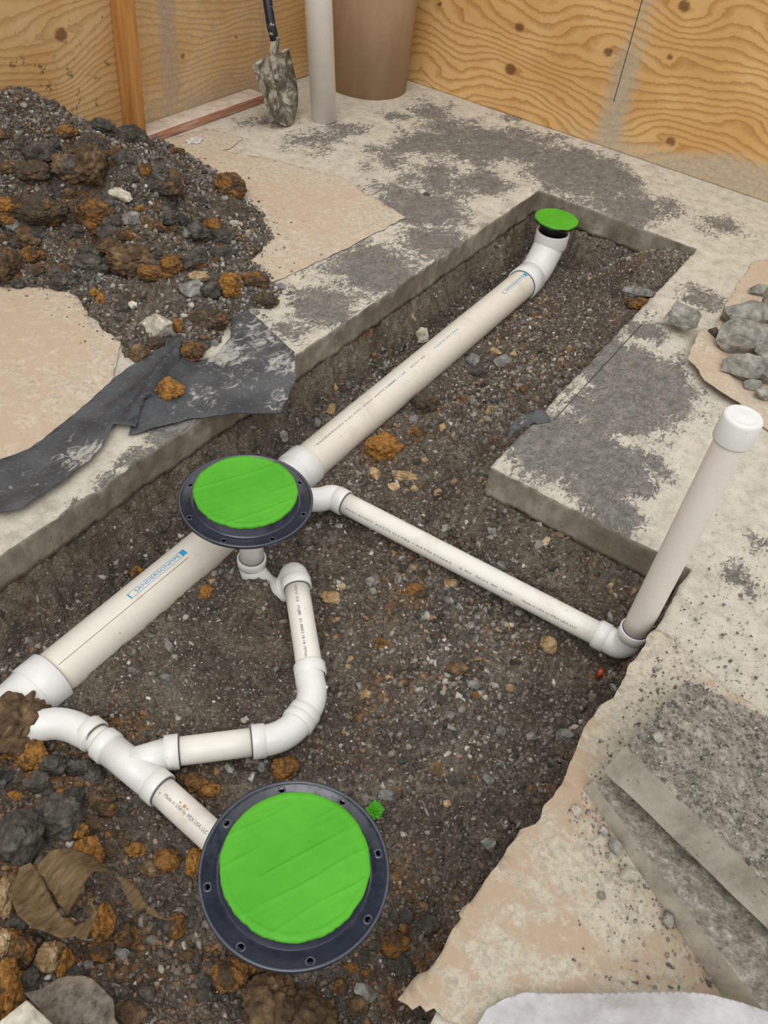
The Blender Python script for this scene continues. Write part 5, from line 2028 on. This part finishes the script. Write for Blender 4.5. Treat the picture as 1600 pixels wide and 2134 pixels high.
# white bits
for i_, (px, py, hw, hh, lb) in enumerate([(405, 294, 20, 8, 'crumpled white scrap on the upper brown paper'), (1091, 1180, 6, 5, 'small white chip on the bank behind the branch pipe')]):
    g = hit(px, py) if i_ else at(px, py, 0.006)
    u_ = np.linalg.norm(g - camp) / F
    V, Fc = CLODP[i_ + 4]
    o = mk('white_scrap', np.array(V) * [hw * u_, hw * u_ * .7, hh * u_ * .8] + g + [0, 0, 0.002], Fc, MSCRAP, smooth=False)
    tag(o, lb, 'scrap')
g = at(888, 407)
rock(888, 405, 7, 5, K_, MDARKCLOD, 'single dark pebble on the bare slab left of the trench end', None, z=0.001)

# ================================================================== BROKEN CONCRETE ON THE RIGHT
G7 = 'broken concrete chunks on the right'
for a in [
    (1414, 674, 37, 32, K_, MCHUNK, 'separate grey concrete chunk lying alone left of the rubble'),
    (1545, 668, 54, 30, K_, MCHUNK, 'flat concrete chunk at the back of the rubble'),
    (1537, 718, 56, 34, K_, MCHUNK, 'largest concrete chunk on top of the rubble'),
    (1543, 776, 48, 28, K_, MCHUNK, 'long concrete chunk in front of the largest one'),
    (1590, 655, 22, 42, K_, MCHUNK, 'upright concrete chunk at the right frame edge'),
    (1592, 752, 26, 30, K_, MCHUNK, 'dark grey chunk at the right frame edge, middle'),
    (1590, 785, 26, 26, K_, MCHUNK, 'grey chunk at the right frame edge, lower'),
    (1564, 806, 20, 12, K_, MCHUNK, 'small flat concrete chip in front of the rubble'),
    (1592, 826, 28, 14, K_, MCHUNK, 'flat slab chip at the right edge above the riser cap'),
    (1483, 699, 13, 11, K_, MDARKCLOD, 'small dark chip on the paper left of the rubble'),
    (1580, 610, 22, 12, K_, MCHUNK, 'small flat chunk at the upper right of the rubble'),
]:
    rock(*a, group=G7, z=0.006, sink=0.08)


def slab_piece(top, bot, name, label, rough_amp):
    """broken slab: top corner loop and bottom corner loop (counter-clockwise seen from above)"""
    T_ = np.array(top, float)
    B_ = np.array(bot, float)
    # plane through top
    A = np.c_[T_[:, :2], np.ones(len(T_))]
    co, *_ = np.linalg.lstsq(A, T_[:, 2], rcond=None)

    T_[:, 2] = A @ co

    def zf(x, y):
        P_ = np.stack([x, y], -1)
        e_ = seg_dist(x, y, [tuple(q[:2]) for q in T_])
        return co[0] * x + co[1] * y + co[2] + rough_amp * (fbm(P_, 20, 4, 51) * 1.0 + 0.7 * fbm(P_, 70, 3, 52)) * sstep(0, 0.02, e_)
    V, Fc = poly_sheet(T_, zf, 0.008, 0.0015, 55)
    o = thing(name, (T_[0][0], T_[0][1], B_[0][2]), label, 'broken slab', 'broken slab pieces at the lower right')
    mk('rough_face', V, Fc, MROUGH, o)
    SV, SF = [], []
    n_ = len(T_)
    for i in range(n_):
        a, b = T_[i], T_[(i + 1) % n_]
        c_, d_ = B_[i], B_[(i + 1) % n_]
        m_ = max(2, int(np.linalg.norm(b - a) / 0.01))
        s0_ = len(SV)
        for k_ in range(m_ + 1):
            for j in range(6):
                t, w_ = k_ / m_, j / 5
                p = (a * (1 - t) + b * t) * (1 - w_) + (c_ * (1 - t) + d_ * t) * w_
                if j == 0:
                    p = p + [0.0015 * fbm(p[None, :2], 28, 3, 55)[0], 0.0015 * fbm(p[None, :2], 28, 3, 60)[0], 0]
                else:
                    p = p + 0.0018 * fbm(p[None], 25, 3, 58)[0]
                SV.append(p)
        for k_ in range(m_):
            for j in range(5):
                q0 = s0_ + k_ * 6 + j
                SF.append((q0, q0 + 1, q0 + 7, q0 + 6))
    SF.append(tuple(len(SV) + i for i in range(n_))[::-1])
    SV = SV + [tuple(b_) for b_ in B_]
    mk('cut_face', SV, SF, MCUTP, o)
    return o


lowT = [(0.930, -0.012, 0.052), (0.70, -0.42, 0.085), (0.60, -0.62, 0.095), (1.05, -0.72, 0.10), (1.12, -0.15, 0.05)]
lowB = [(0.935, -0.002, 0.007), (0.722, -0.372, 0.007), (0.60, -0.59, 0.007), (1.05, -0.72, 0.007), (1.12, -0.15, 0.007)]
slab_piece(lowT, lowB, 'broken_slab', 'lower broken concrete slab piece with a smooth cut side, partly covered', 0.004)
_pa, _pb, _pc = np.array([0.936, -0.030, 0.185]), np.array([0.842, -0.305, 0.195]), np.array([1.24, -0.075, 0.075])
_pn = np.cross(_pb - _pa, _pc - _pa)
upz = lambda x, y: float(_pa[2] - (_pn[0] * (x - _pa[0]) + _pn[1] * (y - _pa[1])) / _pn[2])
upT = [(0.936, -0.030, 0.185), (0.842, -0.305, 0.195), (0.76, -0.56, 0.20), (1.20, -0.70, 0.17), (1.34, -0.45, 0.06), (1.24, -0.075, 0.03)]
upB = [(0.930, -0.017, 0.100), (0.829, -0.348, 0.108), (0.74, -0.60, 0.115), (1.20, -0.74, 0.075), (1.36, -0.45, 0.008), (1.26, -0.075, 0.007)]
upT = [(a[0], a[1], upz(a[0], a[1])) for a in upT]
upB = upB[:2] + [(b[0], b[1], max(0.0072, a[2] - 0.088)) for a, b in zip(upT[2:], upB[2:])]
slab_piece(upT, upB, 'broken_slab', 'upper broken concrete slab piece with its rough stony face up', 0.006)
# crumbs on the upper piece (uncountable) and larger crumbs beside
r2 = np.random.default_rng(77)
N = 5200
x = r2.uniform(0.78, 1.36, N)
y = r2.uniform(-0.6, -0.02, N)
ip = in_poly(x, y, [t_[:2] for t_ in upT])
x, y = x[ip], y[ip]
A = np.c_[np.array(upT)[:, :2], np.ones(6)]
co, *_ = np.linalg.lstsq(A, np.array(upT)[:, 2], rcond=None)
s = np.clip(0.0014 + r2.gamma(1.3, 0.0011, len(x)), 0.001, 0.007)
P4 = np.stack([x, y, co[0] * x + co[1] * y + co[2] + 0.003], -1)
merged('concrete_crumbs', P4, s, MGRAV, 'grey crumbs stuck to the rough top of the broken slab', 'crumbs', 0 * s, 0 * s + 0.9, r2)
N = 3600
px_ = r2.uniform(1180, 1640, N)
py_ = r2.uniform(1180, 2060, N)
Q = np.array([at(a, b, 0.008) for a, b in zip(px_, py_)])
onp = (Q[:, 1] < 0.0) & (~in_poly(Q[:, 0], Q[:, 1], [t_[:2] for t_ in upT])) & (~in_poly(Q[:, 0], Q[:, 1], [t_[:2] for t_ in lowT]))
dn = np.minimum(seg_dist(Q[:, 0], Q[:, 1], [t_[:2] for t_ in upT]), seg_dist(Q[:, 0], Q[:, 1], [t_[:2] for t_ in lowB]))
onp &= r2.uniform(0, 1, N) < np.exp(-dn / 0.05) + 0.10 + 0.4 * (py_ < 1480)
Q = Q[onp]
s = np.clip(0.0014 + r2.gamma(1.2, 0.0013, len(Q)), 0.001, 0.009)
merged('loose_crumbs', Q, s, MGRAV, 'loose grey crumbs scattered around the broken slabs', 'crumbs', 0 * s, 0 * s + 0.95, r2)
for i_, (px, py, hw, hh, lb) in enumerate([(1420, 1512, 20, 11, 'pale pebble on the rough face of the upper broken slab'), (1368, 1538, 10, 10, 'small grey pebble on the rough face near the slab corner'), (1201, 1690, 11, 11, 'white grey crumb at the tip of the lower slab'),
                                           (1257, 1730, 10, 11, 'grey crumb beside the lower slab, second from its tip'), (1278, 1765, 14, 16, 'largest crumb beside the lower slab'), (1310, 1824, 20, 12, 'flat white crumb beside the lower slab middle'),
                                           (1252, 1866, 9, 8, 'small crumb on the paper left of the lower slab'), (1386, 1915, 12, 16, 'grey crumb beside the lower slab, nearest the bottom')]):
    rock(px, py, hw, hh, K_, MPALE if i_ in (0, 2, 5) else MCHUNK, lb, 'crumbs around the broken slabs', z=0.17 if i_ < 2 else 0.006, sink=0.1, cat='stone')

# translucent plastic sheet in the foreground
pf = [(985, 2150), (1000, 2125), (1015, 2102), (1050, 2082), (1092, 2068), (1200, 2070), (1330, 2070), (1480, 2073), (1540, 2088), (1600, 2108), (1700, 2150), (1700, 2300), (980, 2300)]
gF = [at(*p, 0.022 + 0.085 * float(sstep(1150, 1500, p[0]))) for p in pf]
yA, yB = float(at(1150, 2070, 0.022)[1]), float(at(1480, 2073, 0.107)[1])


def zF(x, y):
    P_ = np.stack([x, y], -1)
    d = seg_dist(x, y, [tuple(g[:2]) for g in gF[:11]])
    return 0.022 + 0.085 * sstep(yA, yB, y) + 0.030 * sstep(0, 0.12, d) - sstep(0.01, 0.08, d) * (0.020 * np.abs(vn(P_, 8, 71)) + 0.012 * np.abs(vn(P_, 19, 72)))


V, Fc = poly_sheet(gF, zF, 0.005, 0.0, 73)
Vs = []
o = mk('plastic_sheet', V, Fc, MFILM)
solid_sheet(o, 0.0012)
tag(o, 'shiny translucent white plastic sheet at the bottom right corner', 'plastic sheet')

# ================================================================== BACKGROUND OBJECTS
# leaning pipe
b0 = at(678, 257, 0.0) + np.array([0.03, 0.03, 0.003])
tp_ = aty(663, 0, 2.36)
dp = unit(tp_ - b0)
L0, L1 = b0, b0 + dp * 1.5
lt = thing('pvc_pipe', b0, 'wide white pipe standing on end, leaning beside the cardboard tube', 'pipe')
ro, ri = R4, R4 - 0.006
u0, u1 = L0, L1
mk('tube', *tube([u0 + dp * 0.05, u0, u0, u1, u1, u1 - dp * 0.05], [ri, ri, ro, ro, ri, ri], 56, False, False, tang=dp), MPVCW, lt)
# form tube
tc_ = np.array([3.745, 2.468, 0.0])
V, Fc = tube([tc_ + [0, 0, z] for z in (0.02, 0, 0, 0.4, 0.9, 1.35, 1.35, 1.3)], [0.196, 0.196, 0.2, 0.2035, 0.208, 0.21, 0.205, 0.205], 96, False, False, tang=(0, 0, 1))
V = np.array(V)
rad_ = V[:, :2] - tc_[:2]
V[:, :2] += rad_ * (0.012 * vn(np.c_[rad_ * 4, V[:, 2:] * 5], 1.2, 3))[:, None]
o = mk('form_tube', V, Fc, MTUBE)
tag(o, 'big round brown cardboard form tube standing in the corner of the plywood walls', 'cardboard tube')

# shovel
T_ = at(604, 264, 0.0) + np.array([0, 0, 0.002])
Bc = aty(565, 118, 2.47)
Lc = aty(526, 135, 2.45)
Rc = aty(600, 101, 2.46)
wv = (Rc - Lc) / 2
sh = thing('shovel', T_, 'dirty round point shovel with a black handle leaning on the left wall', 'shovel')
nU, nV = 20, 32
nb = unit(np.cross(wv, Bc - T_))
if np.dot(nb, camp - T_) < 0:
    nb = -nb
V = []
for j in range(nV + 1):
    v_ = j / nV
    # width: pointed tip, broad shoulders
    wd = (1 - (1 - min(v_ / 0.62, 1)) ** 2.2) ** 0.62 * (1.0 if v_ < 0.8 else 1.0)
    wd = max(wd, 0.02) * (0.94 + 0.08 * v_)
    for i in range(nU + 1):
        u = i / nU * 2 - 1
        top_cut = -0.05 * max(0, v_ - 0.9) * 10 * (1 - abs(u)) * 0
        p = T_ + (Bc - T_) * v_ + wv * u * wd + (-nb) * 0.022 * (1 - u * u) * min(1, v_ * 3) + nb * 0.018 * math.sin(v_ * math.pi) * 0
        p = p + nb * 0.006 * math.exp(-(u / 0.16) ** 2) * sstep(0.25, 0.9, v_)
        V.append(p)
Fc = [(j * (nU + 1) + i, j * (nU + 1) + i + 1, (j + 1) * (nU + 1) + i + 1, (j + 1) * (nU + 1) + i) for j in range(nV) for i in range(nU)]
bl_ = mk('blade', V, Fc, MSHOV, sh)
md = bl_.modifiers.new('thick', 'SOLIDIFY')
md.thickness = 0.0025
md.offset = 0
# rolled steps along the shoulders
for sg in (-1, 1):
    s0_ = Bc + wv * 0.22 * sg
    s1_ = Bc + wv * 1.0 * sg + (0.008 * nb)
    mk('foot_step', *tube([s0_ - nb * 0.01, (s0_ + s1_) / 2, s1_], [0.005, 0.007, 0.005], 12), MSHOV, sh)
kn_ = aty(573, 82, 2.475)
h1 = aty(565, 55, 2.49)
h2 = aty(557, 0, 2.53)
hd = unit(h2 - h1)
hp = bez([Bc - (Bc - T_) * 0.34 - nb * 0.006, Bc - (Bc - T_) * 0.1 + nb * 0.004, Bc + nb * 0.010, kn_, h1, h2], 6)
mk('socket', *tube(hp[:20], list(np.linspace(0.009, 0.021, 20)), 24), MSHOV, sh)
tl = max(0.0, (WY - 0.025 - h2[1]) / max(hd[1], 1e-3))
mk('handle', *tube([hp[17], hp[22], h1, h2, h2 + hd * min(tl, 1.0)], [0.0185, 0.019, 0.019, 0.019, 0.018], 28), MHAND, sh)

# clod-like rust pin hole on the stud and other tiny things are left out
print('objects', len(bpy.data.objects))
